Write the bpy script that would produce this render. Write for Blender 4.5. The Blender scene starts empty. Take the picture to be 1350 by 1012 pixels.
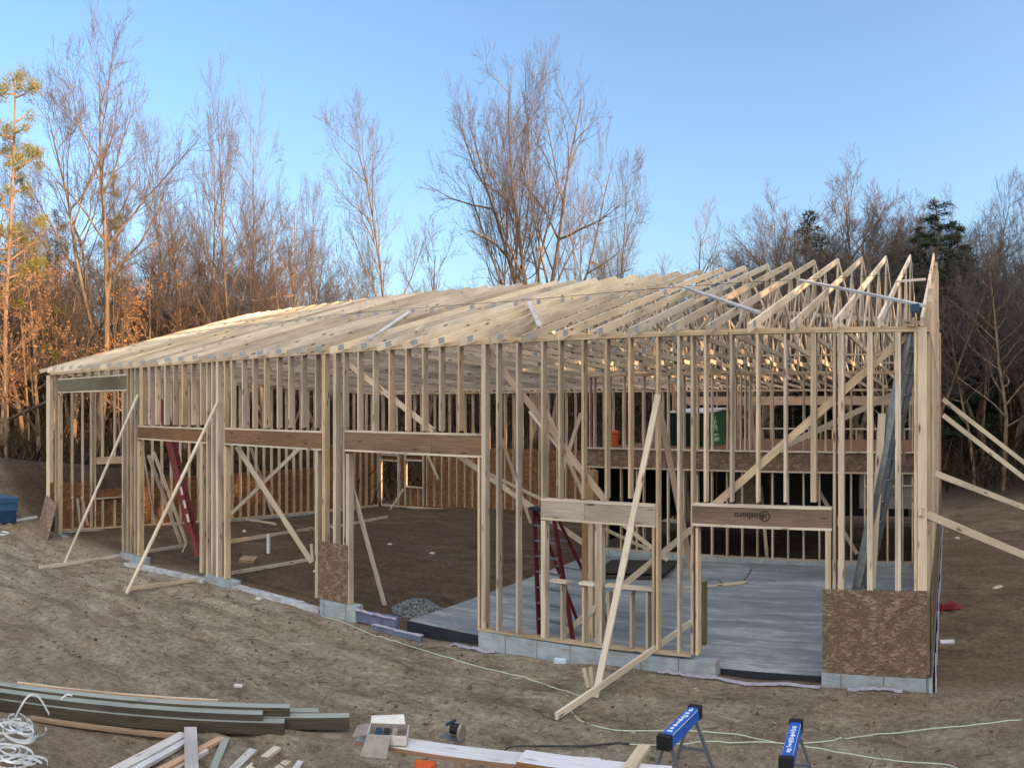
import bpy, math, random
from math import sin, cos, tan, atan2, hypot, pi, radians
from mathutils import Vector, Matrix, noise as mnoise
random.seed(7)
S = bpy.context.scene
COL = S.collection
# ------------------------------------------------------------------ camera
EYE = 3.85; FP = 1040.0; XC = 675.0; YH = 535.75; YAW = 0.5529
cd = bpy.data.cameras.new('camera'); cam = bpy.data.objects.new('camera', cd); COL.objects.link(cam)
cam.location = (0, 0, EYE); cam.rotation_euler = (pi/2, 0, YAW)
cd.type = 'PANO'; cd.panorama_type = 'CENTRAL_CYLINDRICAL'
cd.central_cylindrical_range_u_min = -675/FP; cd.central_cylindrical_range_u_max = 675/FP
cd.central_cylindrical_range_v_min = -(1012-YH)/FP; cd.central_cylindrical_range_v_max = YH/FP
cd.central_cylindrical_radius = 1.0
cd.clip_start = 0.1; cd.clip_end = 2000
S.camera = cam
# ------------------------------------------------------------------ world, sun, exposure
SUN_EL = 13.0; SUN_AZ = 6.0          # azimuth measured from +X towards +Y
w = bpy.data.worlds.new('World'); S.world = w; w.use_nodes = True
nt = w.node_tree; nt.nodes.clear()
sky = nt.nodes.new('ShaderNodeTexSky'); sky.sky_type = 'NISHITA'; sky.sun_disc = False
sky.sun_elevation = radians(SUN_EL); sky.sun_rotation = radians(90-SUN_AZ)
sky.air_density = 1.0; sky.dust_density = 3.2; sky.ozone_density = 2.2; sky.altitude = 100
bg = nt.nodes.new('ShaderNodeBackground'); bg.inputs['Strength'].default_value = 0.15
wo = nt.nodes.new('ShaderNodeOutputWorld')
tint = nt.nodes.new('ShaderNodeMix'); tint.data_type = 'RGBA'; tint.blend_type = 'MULTIPLY'; tint.inputs[0].default_value = 1
tint.inputs[7].default_value = (1.08, 1.15, 1.22, 1); nt.links.new(sky.outputs[0], tint.inputs[6])
# warm sky glow added behind the photographer to brighten the sides facing the camera
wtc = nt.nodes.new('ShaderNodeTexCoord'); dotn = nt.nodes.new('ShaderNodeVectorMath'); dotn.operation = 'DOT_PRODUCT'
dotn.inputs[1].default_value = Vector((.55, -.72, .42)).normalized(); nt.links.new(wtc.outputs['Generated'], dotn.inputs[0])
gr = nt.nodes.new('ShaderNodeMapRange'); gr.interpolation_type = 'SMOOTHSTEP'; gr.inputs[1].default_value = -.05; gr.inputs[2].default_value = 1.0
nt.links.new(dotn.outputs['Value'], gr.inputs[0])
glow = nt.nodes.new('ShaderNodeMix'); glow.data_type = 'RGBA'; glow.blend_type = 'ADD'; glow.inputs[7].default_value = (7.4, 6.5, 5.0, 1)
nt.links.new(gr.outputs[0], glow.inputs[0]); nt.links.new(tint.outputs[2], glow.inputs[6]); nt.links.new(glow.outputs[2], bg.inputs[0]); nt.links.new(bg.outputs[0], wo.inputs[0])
sd = bpy.data.lights.new('sun', 'SUN'); sd.energy = 5.0; sd.angle = radians(0.6); sd.color = (1, .60, .31)
so = bpy.data.objects.new('sun', sd); COL.objects.link(so)
sdir = Vector((cos(radians(SUN_AZ))*cos(radians(SUN_EL)), sin(radians(SUN_AZ))*cos(radians(SUN_EL)), sin(radians(SUN_EL))))
so.rotation_euler = sdir.to_track_quat('Z', 'Y').to_euler()
S.view_settings.view_transform = 'Standard'; S.view_settings.look = 'None'
S.view_settings.exposure = 1.2; S.view_settings.gamma = 1; S.view_settings.use_curve_mapping = False
S.render.engine = 'CYCLES'
S.cycles.max_bounces = 6; S.cycles.diffuse_bounces = 3; S.cycles.transparent_max_bounces = 8
# ------------------------------------------------------------------ measuring helpers
def lerp(x, tab):
    if x <= tab[0][0]: return tab[0][1]
    for (a, b), (c, d) in zip(tab, tab[1:]):
        if x <= c: return b+(d-b)*(x-a)/(c-a)
    return tab[-1][1]
def az(x): return (x-XC)/FP - YAW
def XD(x, D): return D*tan(az(x))                       # lateral position at depth D
def at(x, y, D):                                        # point in the plane Y = D
    X = XD(x, D); return Vector((X, D, EYE-(y-YH)/FP*hypot(X, D)))
def atx(x, y, X):                                       # point in the plane X = const
    D = X/tan(az(x)); return Vector((X, D, EYE-(y-YH)/FP*hypot(X, D)))
def ar(x, r, z=0):
    return Vector((r*sin(az(x)), r*cos(az(x)), z))
GF = [(-60, -.3), (-30, -.45), (-24, -.42), (-18.8, -.45), (-14.6, -.34), (-10.4, -.37), (-7.8, -.3), (-3.5, -.14), (-1.8, -.17), (0, -.2), (5, -.2), (60, -.1)]
GB = [(-60, -.6), (-24, -.77), (-18, -.47), (-9, -.4), (0, -.35), (8, -.1), (60, .3)]
def sm(a, b, x):
    t = max(0, min(1, (x-a)/(b-a))); return t*t*(3-2*t)
def bump(X, Y, cx, cy, rx, ry, h, rot=0):
    dx, dy = X-cx, Y-cy; c, s = cos(rot), sin(rot)
    u, v = (dx*c+dy*s)/rx, (-dx*s+dy*c)/ry
    return h*math.exp(-(u*u+v*v))
def ground(X, Y):
    f = lerp(X, GF); b = lerp(X, GB); z = f+(b-f)*sm(11, 27, Y)
    z = z+( -.15 - z)*(1-sm(6, 9.5, Y))*(1 if Y < 9.5 else 0) if Y < 9.5 else z
    if Y > 29 or X < -25 or X > 4:
        o = max(Y-30, (-X-27)*1.0, 0); z += 1.6*sm(0, 26, o)
    z += bump(X, Y, -29.6, 16, 2.2, 7, 1.75) + bump(X, Y, -32, 9.5, 4, 4, 1.7) + bump(X, Y, -27, 23, 1.5, 3, .6)
    z += bump(X, Y, 6.5, 31, 4, 3, .5)
    n = .03*sin(X*1.7+Y*.6)*cos(Y*1.3-X*.4)+.015*sin(X*4.3-Y*2.1)*sin(Y*3.7+1.2)
    inb = (-10.2 < X < -.32 and 10.9 < Y < 27.5)
    if inb: z = min(z+n, -.16)-.08*sm(11.2, 12, Y)-(.15 if X > -9.2 and Y > 11.5 else 0)+(.05*mnoise.fractal(Vector((X*.7, Y*.9, 3)), .8, 2.1, 4) if X < -10 else 0)
    else: z += n
    if Y < 11 and -40 < X < 20:
        for cx, sl in ((8.2, -.05), (9.6, -.05), (6.6, .09)):
            dd = Y-(cx+sl*X*.4+.35*sin(X*.23+cx)); z += -.045*math.exp(-(dd/.16)**2)+.028*math.exp(-((abs(dd)-.3)/.11)**2)
        nz = mnoise.fractal(Vector((X*1.1, Y*1.6, 0)), .8, 2.1, 5); z += .045*nz
        z += .012*sin(X*9.1+3*sin(Y*5))*sin(Y*11.3+2*sin(X*4.7))
    if Y > 50 or abs(X) > 45: z += .5*sin(X*.13)*cos(Y*.11)
    return z
def gp(x, y, h=0):                                      # where the sight line meets the ground (+h)
    z = -.2
    for _ in range(25):
        r = FP*(EYE-z-h)/(y-YH); X = r*sin(az(x)); Y = r*cos(az(x)); z = .5*z+.5*ground(X, Y)
    return Vector((X, Y, z+h))
# ------------------------------------------------------------------ mesh builder
class MB:
    def __init__(s): s.v = []; s.f = []; s.uv = []; s.mi = []
    def face(s, idx, uv, m=0): s.f.append(idx); s.uv.append(uv); s.mi.append(m)
    def board(s, p0, p1, wd, th, side=None, ext=0, m=0, cut=None):
        """rectangular bar from p0 to p1; wd measured along 'side', th across it"""
        p0 = Vector(p0); p1 = Vector(p1); d = (p1-p0); L = d.length; d = d/L
        p0 = p0-d*ext; p1 = p1+d*ext
        if side is None: side = Vector((0, 0, 1)) if abs(d.z) < .9 else Vector((1, 0, 0))
        side = Vector(side); side = (side-d*side.dot(d)).normalized(); o = d.cross(side)
        n = len(s.v); u0 = random.random()*60; v0 = random.random()*9
        for p in (p0, p1):
            for a, b in ((-1, -1), (1, -1), (1, 1), (-1, 1)):
                s.v.append(p+side*(a*wd/2)+o*(b*th/2))
        L = (p1-p0).length; cs = [0, wd, wd+th, 2*wd+th, 2*wd+2*th]
        for i in range(4):
            j = (i+1) % 4
            s.face((n+i, n+4+i, n+4+j, n+j), ((u0, v0+cs[i]), (u0+L, v0+cs[i]), (u0+L, v0+cs[i+1]), (u0, v0+cs[i+1])), m)
        s.face((n, n+1, n+2, n+3), ((u0+.3, v0), (u0+.3, v0+wd), (u0+.3+th, v0+wd), (u0+.3+th, v0)), m)
        s.face((n+7, n+6, n+5, n+4), ((u0+.3, v0), (u0+.3, v0+wd), (u0+.3+th, v0+wd), (u0+.3+th, v0)), m)
        return s
    def box(s, a, b, m=0):
        a = Vector(a); b = Vector(b)
        n = len(s.v); u0 = random.random()*60
        for z in (a.z, b.z):
            for x, y in ((a.x, a.y), (b.x, a.y), (b.x, b.y), (a.x, b.y)): s.v.append(Vector((x, y, z)))
        dx, dy, dz = b-a
        for i, l in ((0, dx), (1, dy), (2, dx), (3, dy)):
            j = (i+1) % 4
            s.face((n+i, n+j, n+4+j, n+4+i), ((u0, 0), (u0+l, 0), (u0+l, dz), (u0, dz)), m)
        s.face((n+3, n+2, n+1, n), ((u0, 0), (u0+dx, 0), (u0+dx, dy), (u0, dy)), m)
        s.face((n+4, n+5, n+6, n+7), ((u0, 0), (u0+dx, 0), (u0+dx, dy), (u0, dy)), m)
        return s
    def vboard(s, X0, X1, Y0, Y1, z0, z1, m=0):          # upright board, grain along z
        return s.board(((X0+X1)/2, (Y0+Y1)/2, z0), ((X0+X1)/2, (Y0+Y1)/2, z1), X1-X0, Y1-Y0, (1, 0, 0), m=m)
    def tube(s, pts, rad, n=6, m=0, cap=True):
        pts = [Vector(p) for p in pts]
        if not hasattr(rad, '__len__'): rad = [rad]*len(pts)
        base = len(s.v); prev = None; u = random.random()*30
        us = [u]
        for i, p in enumerate(pts):
            a = pts[max(0, i-1)]; b = pts[min(len(pts)-1, i+1)]; t = (b-a)
            t = t.normalized() if t.length > 1e-9 else Vector((0, 0, 1))
            r = prev if prev is not None else (Vector((1, 0, 0)) if abs(t.x) < .8 else Vector((0, 1, 0)))
            r = (r-t*r.dot(t)).normalized(); prev = r; q = t.cross(r)
            for k in range(n):
                an = 2*pi*k/n; s.v.append(p+(r*cos(an)+q*sin(an))*rad[i])
            if i: us.append(us[-1]+(p-pts[i-1]).length)
        for i in range(len(pts)-1):
            for k in range(n):
                j = (k+1) % n
                s.face((base+i*n+k, base+i*n+j, base+(i+1)*n+j, base+(i+1)*n+k), ((us[i], k/n), (us[i], (k+1)/n), (us[i+1], (k+1)/n), (us[i+1], k/n)), m)
        if cap:
            s.face(tuple(base+k for k in range(n-1, -1, -1)), tuple((0, 0) for _ in range(n)), m)
            e = base+(len(pts)-1)*n; s.face(tuple(e+k for k in range(n)), tuple((0, 0) for _ in range(n)), m)
        return s
    def poly(s, pts, th, m=0):                            # thick polygon sheet
        pts = [Vector(p) for p in pts]; nrm = (pts[1]-pts[0]).cross(pts[2]-pts[0]).normalized()*th
        n = len(s.v); k = len(pts); s.v += pts; s.v += [p-nrm for p in pts]
        e0 = (pts[1]-pts[0]).normalized(); e1 = nrm.normalized().cross(e0); u0 = random.random()*50
        uv = tuple((u0+(p-pts[0]).dot(e0), (p-pts[0]).dot(e1)) for p in pts)
        s.face(tuple(range(n, n+k)), uv, m); s.face(tuple(range(n+2*k-1, n+k-1, -1)), uv[::-1], m)
        for i in range(k):
            j = (i+1) % k; s.face((n+i, n+k+i, n+k+j, n+j), ((0, 0), (0, th), (.1, th), (.1, 0)), m)
        return s
    def build(s, name, mats, parent=None, origin=None, smooth=False):
        if parent is not None and origin is None: origin = WORLD(parent)
        if origin is None:
            xs = [p[0] for p in s.v]; ys = [p[1] for p in s.v]
            origin = Vector(((min(xs)+max(xs))/2, (min(ys)+max(ys))/2, min(p[2] for p in s.v)))
        origin = Vector(origin)
        me = bpy.data.meshes.new(name)
        me.from_pydata([(p[0]-origin.x, p[1]-origin.y, p[2]-origin.z) for p in s.v], [], s.f)
        uvl = me.uv_layers.new(name='UVMap'); flat = [c for f in s.uv for t in f for c in t]
        uvl.data.foreach_set('uv', flat)
        if not isinstance(mats, (list, tuple)): mats = [mats]
        for mm in mats: me.materials.append(mm)
        me.polygons.foreach_set('material_index', s.mi)
        if smooth: me.polygons.foreach_set('use_smooth', [True]*len(s.f))
        me.update()
        o = bpy.data.objects.new(name, me); COL.objects.link(o)
        if parent is not None:
            o.parent = parent; o.location = origin-WORLD(parent)
        else: o.location = origin
        return o
def WORLD(o):
    v = Vector(o.location)
    while o.parent: o = o.parent; v = v+Vector(o.location)
    return v
def tag(o, label=None, cat=None, group=None, kind=None):
    if label: o['label'] = label
    if cat: o['category'] = cat
    if group: o['group'] = group
    if kind: o['kind'] = kind
    return o
def empty(name, loc, label, cat, group=None):
    o = bpy.data.objects.new(name, None); COL.objects.link(o); o.location = loc
    return tag(o, label, cat, group)
# ------------------------------------------------------------------ materials
def mat(name):
    m = bpy.data.materials.new(name); m.use_nodes = True; n = m.node_tree; b = n.nodes['Principled BSDF']
    b.inputs['Specular IOR Level'].default_value = .25
    return m, n, b
def nd(n, t, **k):
    x = n.nodes.new(t)
    for a, b in k.items():
        if a in ('op',): x.operation = b
        elif a == 'inp':
            for i, v in b.items(): x.inputs[i].default_value = v
        else: setattr(x, a, b)
    return x
def ramp(n, src, stops, interp='LINEAR'):
    r = n.nodes.new('ShaderNodeValToRGB'); r.color_ramp.interpolation = interp
    while len(r.color_ramp.elements) < len(stops): r.color_ramp.elements.new(.5)
    for e, (p, c) in zip(r.color_ramp.elements, stops): e.position = p; e.color = (*c, 1) if len(c) == 3 else c
    n.links.new(src, r.inputs[0]); return r.outputs[0]
def mixc(n, a, b, fac, mode='MIX'):
    x = n.nodes.new('ShaderNodeMix'); x.data_type = 'RGBA'; x.blend_type = mode
    for v, i in ((a, 6), (b, 7)):
        if isinstance(v, tuple): x.inputs[i].default_value = (*v, 1)
        else: n.links.new(v, x.inputs[i])
    if isinstance(fac, (int, float)): x.inputs[0].default_value = fac
    else: n.links.new(fac, x.inputs[0])
    return x.outputs[2]
def uvmap(n, scale, obj=False):
    tc = n.nodes.new('ShaderNodeTexCoord'); mp = n.nodes.new('ShaderNodeMapping'); mp.inputs['Scale'].default_value = scale
    n.links.new(tc.outputs['Object' if obj else 'UV'], mp.inputs[0]); return mp.outputs[0]
def noise(n, vec, scale=1, detail=4, rough=.55):
    x = n.nodes.new('ShaderNodeTexNoise'); x.inputs['Scale'].default_value = scale; x.inputs['Detail'].default_value = detail
    x.inputs['Roughness'].default_value = rough; n.links.new(vec, x.inputs['Vector']); return x.outputs['Fac']
def bumpn(n, b, h, strength=.3, dist=.01):
    x = n.nodes.new('ShaderNodeBump'); x.inputs['Strength'].default_value = strength; x.inputs['Distance'].default_value = dist
    n.links.new(h, x.inputs['Height']); n.links.new(x.outputs[0], b.inputs['Normal'])
def lumber(name, lo, hi, knot=(.12, .07, .04), rough=.75, vary=.35, grey=0.0):
    m, n, b = mat(name); L = n.links
    g = noise(n, uvmap(n, (1.3, 38, 1)), 1.6, 5, .6)
    big = noise(n, uvmap(n, (.55, 1.3, 1)), 1.3, 3, .5)
    c = ramp(n, g, [(.3, lo), (.7, hi)])
    c = mixc(n, c, tuple(x*.62 for x in lo), ramp(n, big, [(.45, (0, 0, 0)), (.72, (.7, .7, .7))]))
    vo = n.nodes.new('ShaderNodeTexVoronoi'); vo.inputs['Scale'].default_value = 1; L.new(uvmap(n, (1.9, 8, 1)), vo.inputs['Vector'])
    kf = ramp(n, vo.outputs['Distance'], [(.08, (1, 1, 1)), (.19, (0, 0, 0))])
    c = mixc(n, c, knot, kf)
    oi = n.nodes.new('ShaderNodeObjectInfo')
    hs = n.nodes.new('ShaderNodeHueSaturation'); L.new(c, hs.inputs['Color'])
    mr = nd(n, 'ShaderNodeMapRange', inp={3: 1-vary, 4: 1+vary*.55}); L.new(oi.outputs['Random'], mr.inputs[0]); L.new(mr.outputs[0], hs.inputs['Value'])
    m2 = nd(n, 'ShaderNodeMath', op='FRACT'); m3 = nd(n, 'ShaderNodeMath', op='MULTIPLY', inp={1: 7.31}); L.new(oi.outputs['Random'], m3.inputs[0]); L.new(m3.outputs[0], m2.inputs[0])
    mr2 = nd(n, 'ShaderNodeMapRange', inp={3: .72, 4: 1.15}); L.new(m2.outputs[0], mr2.inputs[0]); L.new(mr2.outputs[0], hs.inputs['Saturation'])
    L.new(hs.outputs[0], b.inputs['Base Color']); b.inputs['Roughness'].default_value = rough
    bumpn(n, b, g, .35, .004)
    return m
M = {}
M['stud'] = lumber('stud_lumber', (.375, .285, .195), (.60, .475, .345), vary=.3)
M['truss'] = lumber('truss_lumber', (.42, .335, .245), (.63, .52, .395), vary=.36)
M['web'] = lumber('web_lumber', (.38, .31, .235), (.53, .45, .35), vary=.3)
M['brace'] = lumber('brace_lumber', (.43, .35, .26), (.60, .51, .395), vary=.15)
M['warm'] = lumber('red_lumber', (.36, .23, .145), (.50, .335, .22), vary=.2)
M['grey'] = lumber('grey_lumber', (.36, .34, .33), (.55, .52, .50), vary=.2)
M['header'] = lumber('header_beam', (.105, .058, .032), (.22, .13, .078), vary=.15, knot=(.05, .03, .02))
M['darkheader'] = lumber('dark_header_beam', (.085, .07, .035), (.15, .125, .07), vary=.1)
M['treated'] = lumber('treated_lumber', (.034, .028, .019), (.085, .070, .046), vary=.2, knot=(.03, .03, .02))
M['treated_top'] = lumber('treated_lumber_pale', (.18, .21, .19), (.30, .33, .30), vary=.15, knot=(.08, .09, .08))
M['column'] = lumber('laminated_column', (.20, .13, .075), (.34, .23, .14), vary=.1)
def osb(name, cols, sc=1.0):
    m, n, b = mat(name); L = n.links
    uv = uvmap(n, (1, 1, 1), True)
    tc = n.nodes.new('ShaderNodeTexCoord')
    nz = n.nodes.new('ShaderNodeTexNoise'); nz.inputs['Scale'].default_value = 5; L.new(tc.outputs['UV'], nz.inputs['Vector'])
    mx = n.nodes.new('ShaderNodeMix'); mx.data_type = 'VECTOR'; mx.inputs[0].default_value = .10
    L.new(tc.outputs['UV'], mx.inputs[4]); L.new(nz.outputs['Color'], mx.inputs[5])
    mp = n.nodes.new('ShaderNodeMapping'); mp.inputs['Scale'].default_value = (9*sc, 36*sc, 1); mp.inputs['Rotation'].default_value = (0, 0, .15); L.new(mx.outputs[1], mp.inputs[0])
    v1 = n.nodes.new('ShaderNodeTexVoronoi'); v1.inputs['Scale'].default_value = 1; L.new(mp.outputs[0], v1.inputs['Vector'])
    mp2 = n.nodes.new('ShaderNodeMapping'); mp2.inputs['Scale'].default_value = (13*sc, 30*sc, 1); mp2.inputs['Rotation'].default_value = (0, 0, -.45); L.new(mx.outputs[1], mp2.inputs[0])
    v2 = n.nodes.new('ShaderNodeTexVoronoi'); v2.inputs['Scale'].default_value = 1; L.new(mp2.outputs[0], v2.inputs['Vector'])
    sr = n.nodes.new('ShaderNodeSeparateColor'); L.new(v1.outputs['Color'], sr.inputs[0])
    s2 = n.nodes.new('ShaderNodeSeparateColor'); L.new(v2.outputs['Color'], s2.inputs[0])
    c1 = ramp(n, sr.outputs[0], [(0, cols[0]), (.35, cols[1]), (.7, cols[2]), (1, cols[3])])
    c2 = ramp(n, s2.outputs[1], [(0, cols[1]), (.5, cols[0]), (1, cols[2])])
    c = mixc(n, c1, c2, ramp(n, noise(n, uvmap(n, (6, 6, 1)), 1, 2), [(.45, (0, 0, 0)), (.55, (1, 1, 1))]))
    L.new(c, b.inputs['Base Color']); b.inputs['Roughness'].default_value = .7
    bumpn(n, b, v1.outputs['Distance'], .3, .004)
    return m
M['osb'] = osb('osb_sheathing', [(.075, .048, .032), (.125, .082, .054), (.175, .12, .08), (.27, .20, .142)], 2.3)
M['osb2'] = osb('osb_sheathing_sun_tint', [(.10, .045, .02), (.18, .085, .038), (.23, .115, .055), (.27, .15, .08)], 1.0)  # strand board with the orange sun glow put into its colour
def simple(name, col, rough=.6, metal=0, nz=.0, sc=8, dark=None, bump_=0, spec=None):
    m, n, b = mat(name)
    b.inputs['Roughness'].default_value = rough; b.inputs['Metallic'].default_value = metal
    d = dark or tuple(c*.55 for c in col)
    f = noise(n, uvmap(n, (1, 1, 1), True), sc, 5, .6)
    c = ramp(n, f, [(.35, d), (.62, col)]) if nz else None
    if nz: n.links.new(mixc(n, col, c, nz), b.inputs['Base Color'])
    else: b.inputs['Base Color'].default_value = (*col, 1)
    if bump_: bumpn(n, b, f, bump_, .01)
    if spec is not None: b.inputs['Specular IOR Level'].default_value = spec
    return m
M['plate'] = simple('galvanised_plate', (.27, .285, .30), .5, 0, .5, 30)
M['concrete'] = simple('stem_wall_concrete', (.28, .33, .36), .85, 0, .8, 3.5, (.17, .21, .24), .25)
M['foot'] = simple('pale_footing_concrete', (.40, .42, .45), .85, 0, .7, 5, (.16, .15, .14), .3)
M['nearblack'] = simple('near_black_surface', (.018, .022, .03), .5, 0, .6, 6)  # near black; also paints the shade under the loft
M['foam'] = simple('lilac_insulation', (.12, .14, .22), .7, 0, .8, 6, (.07, .08, .13))
M['whitefoil'] = simple('white_film', (.36, .36, .41), .45, 0, .8, 9, (.25, .22, .35))
M['red'] = simple('red_fibreglass', (.13, .016, .014), .5, 0, .7, 9, (.075, .010, .009))
M['darkred'] = simple('dark_red_fibreglass', (.085, .012, .014), .5, 0, .6, 9, (.05, .008, .01))
M['redlabel'] = simple('pale_ladder_label', (.5, .42, .42), .6, 0, .5, 20)
M['alu'] = simple('dull_aluminium', (.24, .26, .29), .42, .75, .6, 12, (.12, .13, .15))
M['black'] = simple('black_plastic', (.012, .013, .016), .45)
M['blue'] = simple('blue_painted_steel', (.008, .10, .48), .38, 0, .5, 14, (.008, .05, .24), spec=.5)
M['whitepaint'] = simple('white_print', (.72, .75, .8), .5, 0, .5, 40, (.25, .35, .6))
M['steel'] = simple('grey_steel_leg', (.16, .18, .21), .4, .5, .5, 16)
M['orange'] = simple('orange_plastic', (.50, .10, .025), .45, 0, .3, 10)
M['reddebris'] = simple('red_plastic', (.17, .015, .02), .5, 0, .6, 9)
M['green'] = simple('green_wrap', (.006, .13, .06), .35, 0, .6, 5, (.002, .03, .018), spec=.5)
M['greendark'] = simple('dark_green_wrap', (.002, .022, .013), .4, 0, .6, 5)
M['logo'] = simple('pale_green_print', (.2, .4, .3), .5)
M['bin'] = simple('blue_bin_plastic', (.014, .045, .10), .45, 0, .5, 8)
M['binl'] = simple('pale_blue_bin_plastic', (.03, .085, .17), .45, 0, .5, 8)
M['strap'] = simple('white_strap', (.60, .64, .68), .4, 0, .4, 20)
M['card'] = simple('grey_brown_card', (.24, .21, .185), .8, 0, .6, 12)
M['paper'] = simple('white_card', (.52, .51, .50), .7, 0, .4, 20)
M['plank'] = lumber('weathered_scaffold_plank', (.42, .42, .46), (.64, .64, .68), vary=.08, knot=(.3, .3, .32))
M['plankedge'] = lumber('brown_plank_edge', (.17, .085, .045), (.30, .15, .08), vary=.1)
M['cord'] = simple('pale_green_cord', (.40, .46, .36), .5)
M['string'] = simple('dark_line', (.03, .03, .035), .6)
M['ink'] = simple('black_ink', (.012, .009, .008), .8, 0, .5, 60, (.05, .035, .025))
M['yellow'] = simple('yellow_label', (.45, .5, .03), .5, 0, .5, 60)
M['bottle'] = simple('clear_plastic_bottle', (.5, .6, .75), .15, 0, .5, 60); 
M['gravel'] = simple('blue_grey_gravel', (.20, .22, .24), .95, 0, 1, 22, (.06, .065, .07), .9)
M['mattress'] = simple('dark_sheets', (.035, .03, .028), .7, 0, .6, 5)
# slab
def seams():
    m = M['concrete']; n = m.node_tree; b = n.nodes['Principled BSDF']; src = b.inputs['Base Color'].links[0].from_socket
    g = n.nodes.new('ShaderNodeNewGeometry'); sp = n.nodes.new('ShaderNodeSeparateXYZ'); n.links.new(g.outputs['Position'], sp.inputs[0])
    a = nd(n, 'ShaderNodeMath', op='MULTIPLY', inp={1: 1/.61}); n.links.new(sp.outputs[0], a.inputs[0])
    f = nd(n, 'ShaderNodeMath', op='FRACT'); n.links.new(a.outputs[0], f.inputs[0])
    l = nd(n, 'ShaderNodeMath', op='COMPARE', inp={1: .5, 2: .012}); n.links.new(f.outputs[0], l.inputs[0])
    c = mixc(n, src, (.09, .10, .11), l.outputs[0])
    mud = ramp(n, noise(n, uvmap(n, (1.2, 1, 6), True), 2.2, 5, .7), [(.50, (0, 0, 0)), (.68, (.75, .75, .75))])
    n.links.new(mixc(n, c, (.20, .16, .12), mud), b.inputs['Base Color'])
seams()
def slab_mat():
    m, n, b = mat('slab_concrete'); L = n.links
    a = noise(n, uvmap(n, (.22, 1.25, 1), True), 1.7, 9, .74); d = noise(n, uvmap(n, (1, 1, 1), True), 6, 6, .7); e = noise(n, uvmap(n, (.35, .6, 1), True), 1, 4, .6)
    c = ramp(n, a, [(.34, (.10, .125, .155)), (.45, (.16, .19, .225)), (.53, (.20, .23, .26)), (.575, (.33, .36, .38)), (.61, (.20, .225, .25)), (.68, (.28, .295, .305)), (.8, (.36, .37, .37))])
    c = mixc(n, c, (.25, .225, .19), ramp(n, d, [(.50, (0, 0, 0)), (.70, (.6, .6, .6))]))
    c = mixc(n, c, (.10, .11, .12), ramp(n, noise(n, uvmap(n, (.5, 6, 1), True), 2.0, 6, .75), [(.55, (0, 0, 0)), (.66, (.8, .8, .8))]))
    c = mixc(n, c, (.07, .085, .105), ramp(n, e, [(.5, (0, 0, 0)), (.72, (.6, .6, .6))]))
    L.new(c, b.inputs['Base Color'])
    L.new(ramp(n, e, [(.4, (.75, .75, .75)), (.65, (.42, .42, .42))]), b.inputs['Roughness']); bumpn(n, b, d, .15, .01)
    return m
M['slab'] = slab_mat()
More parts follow.
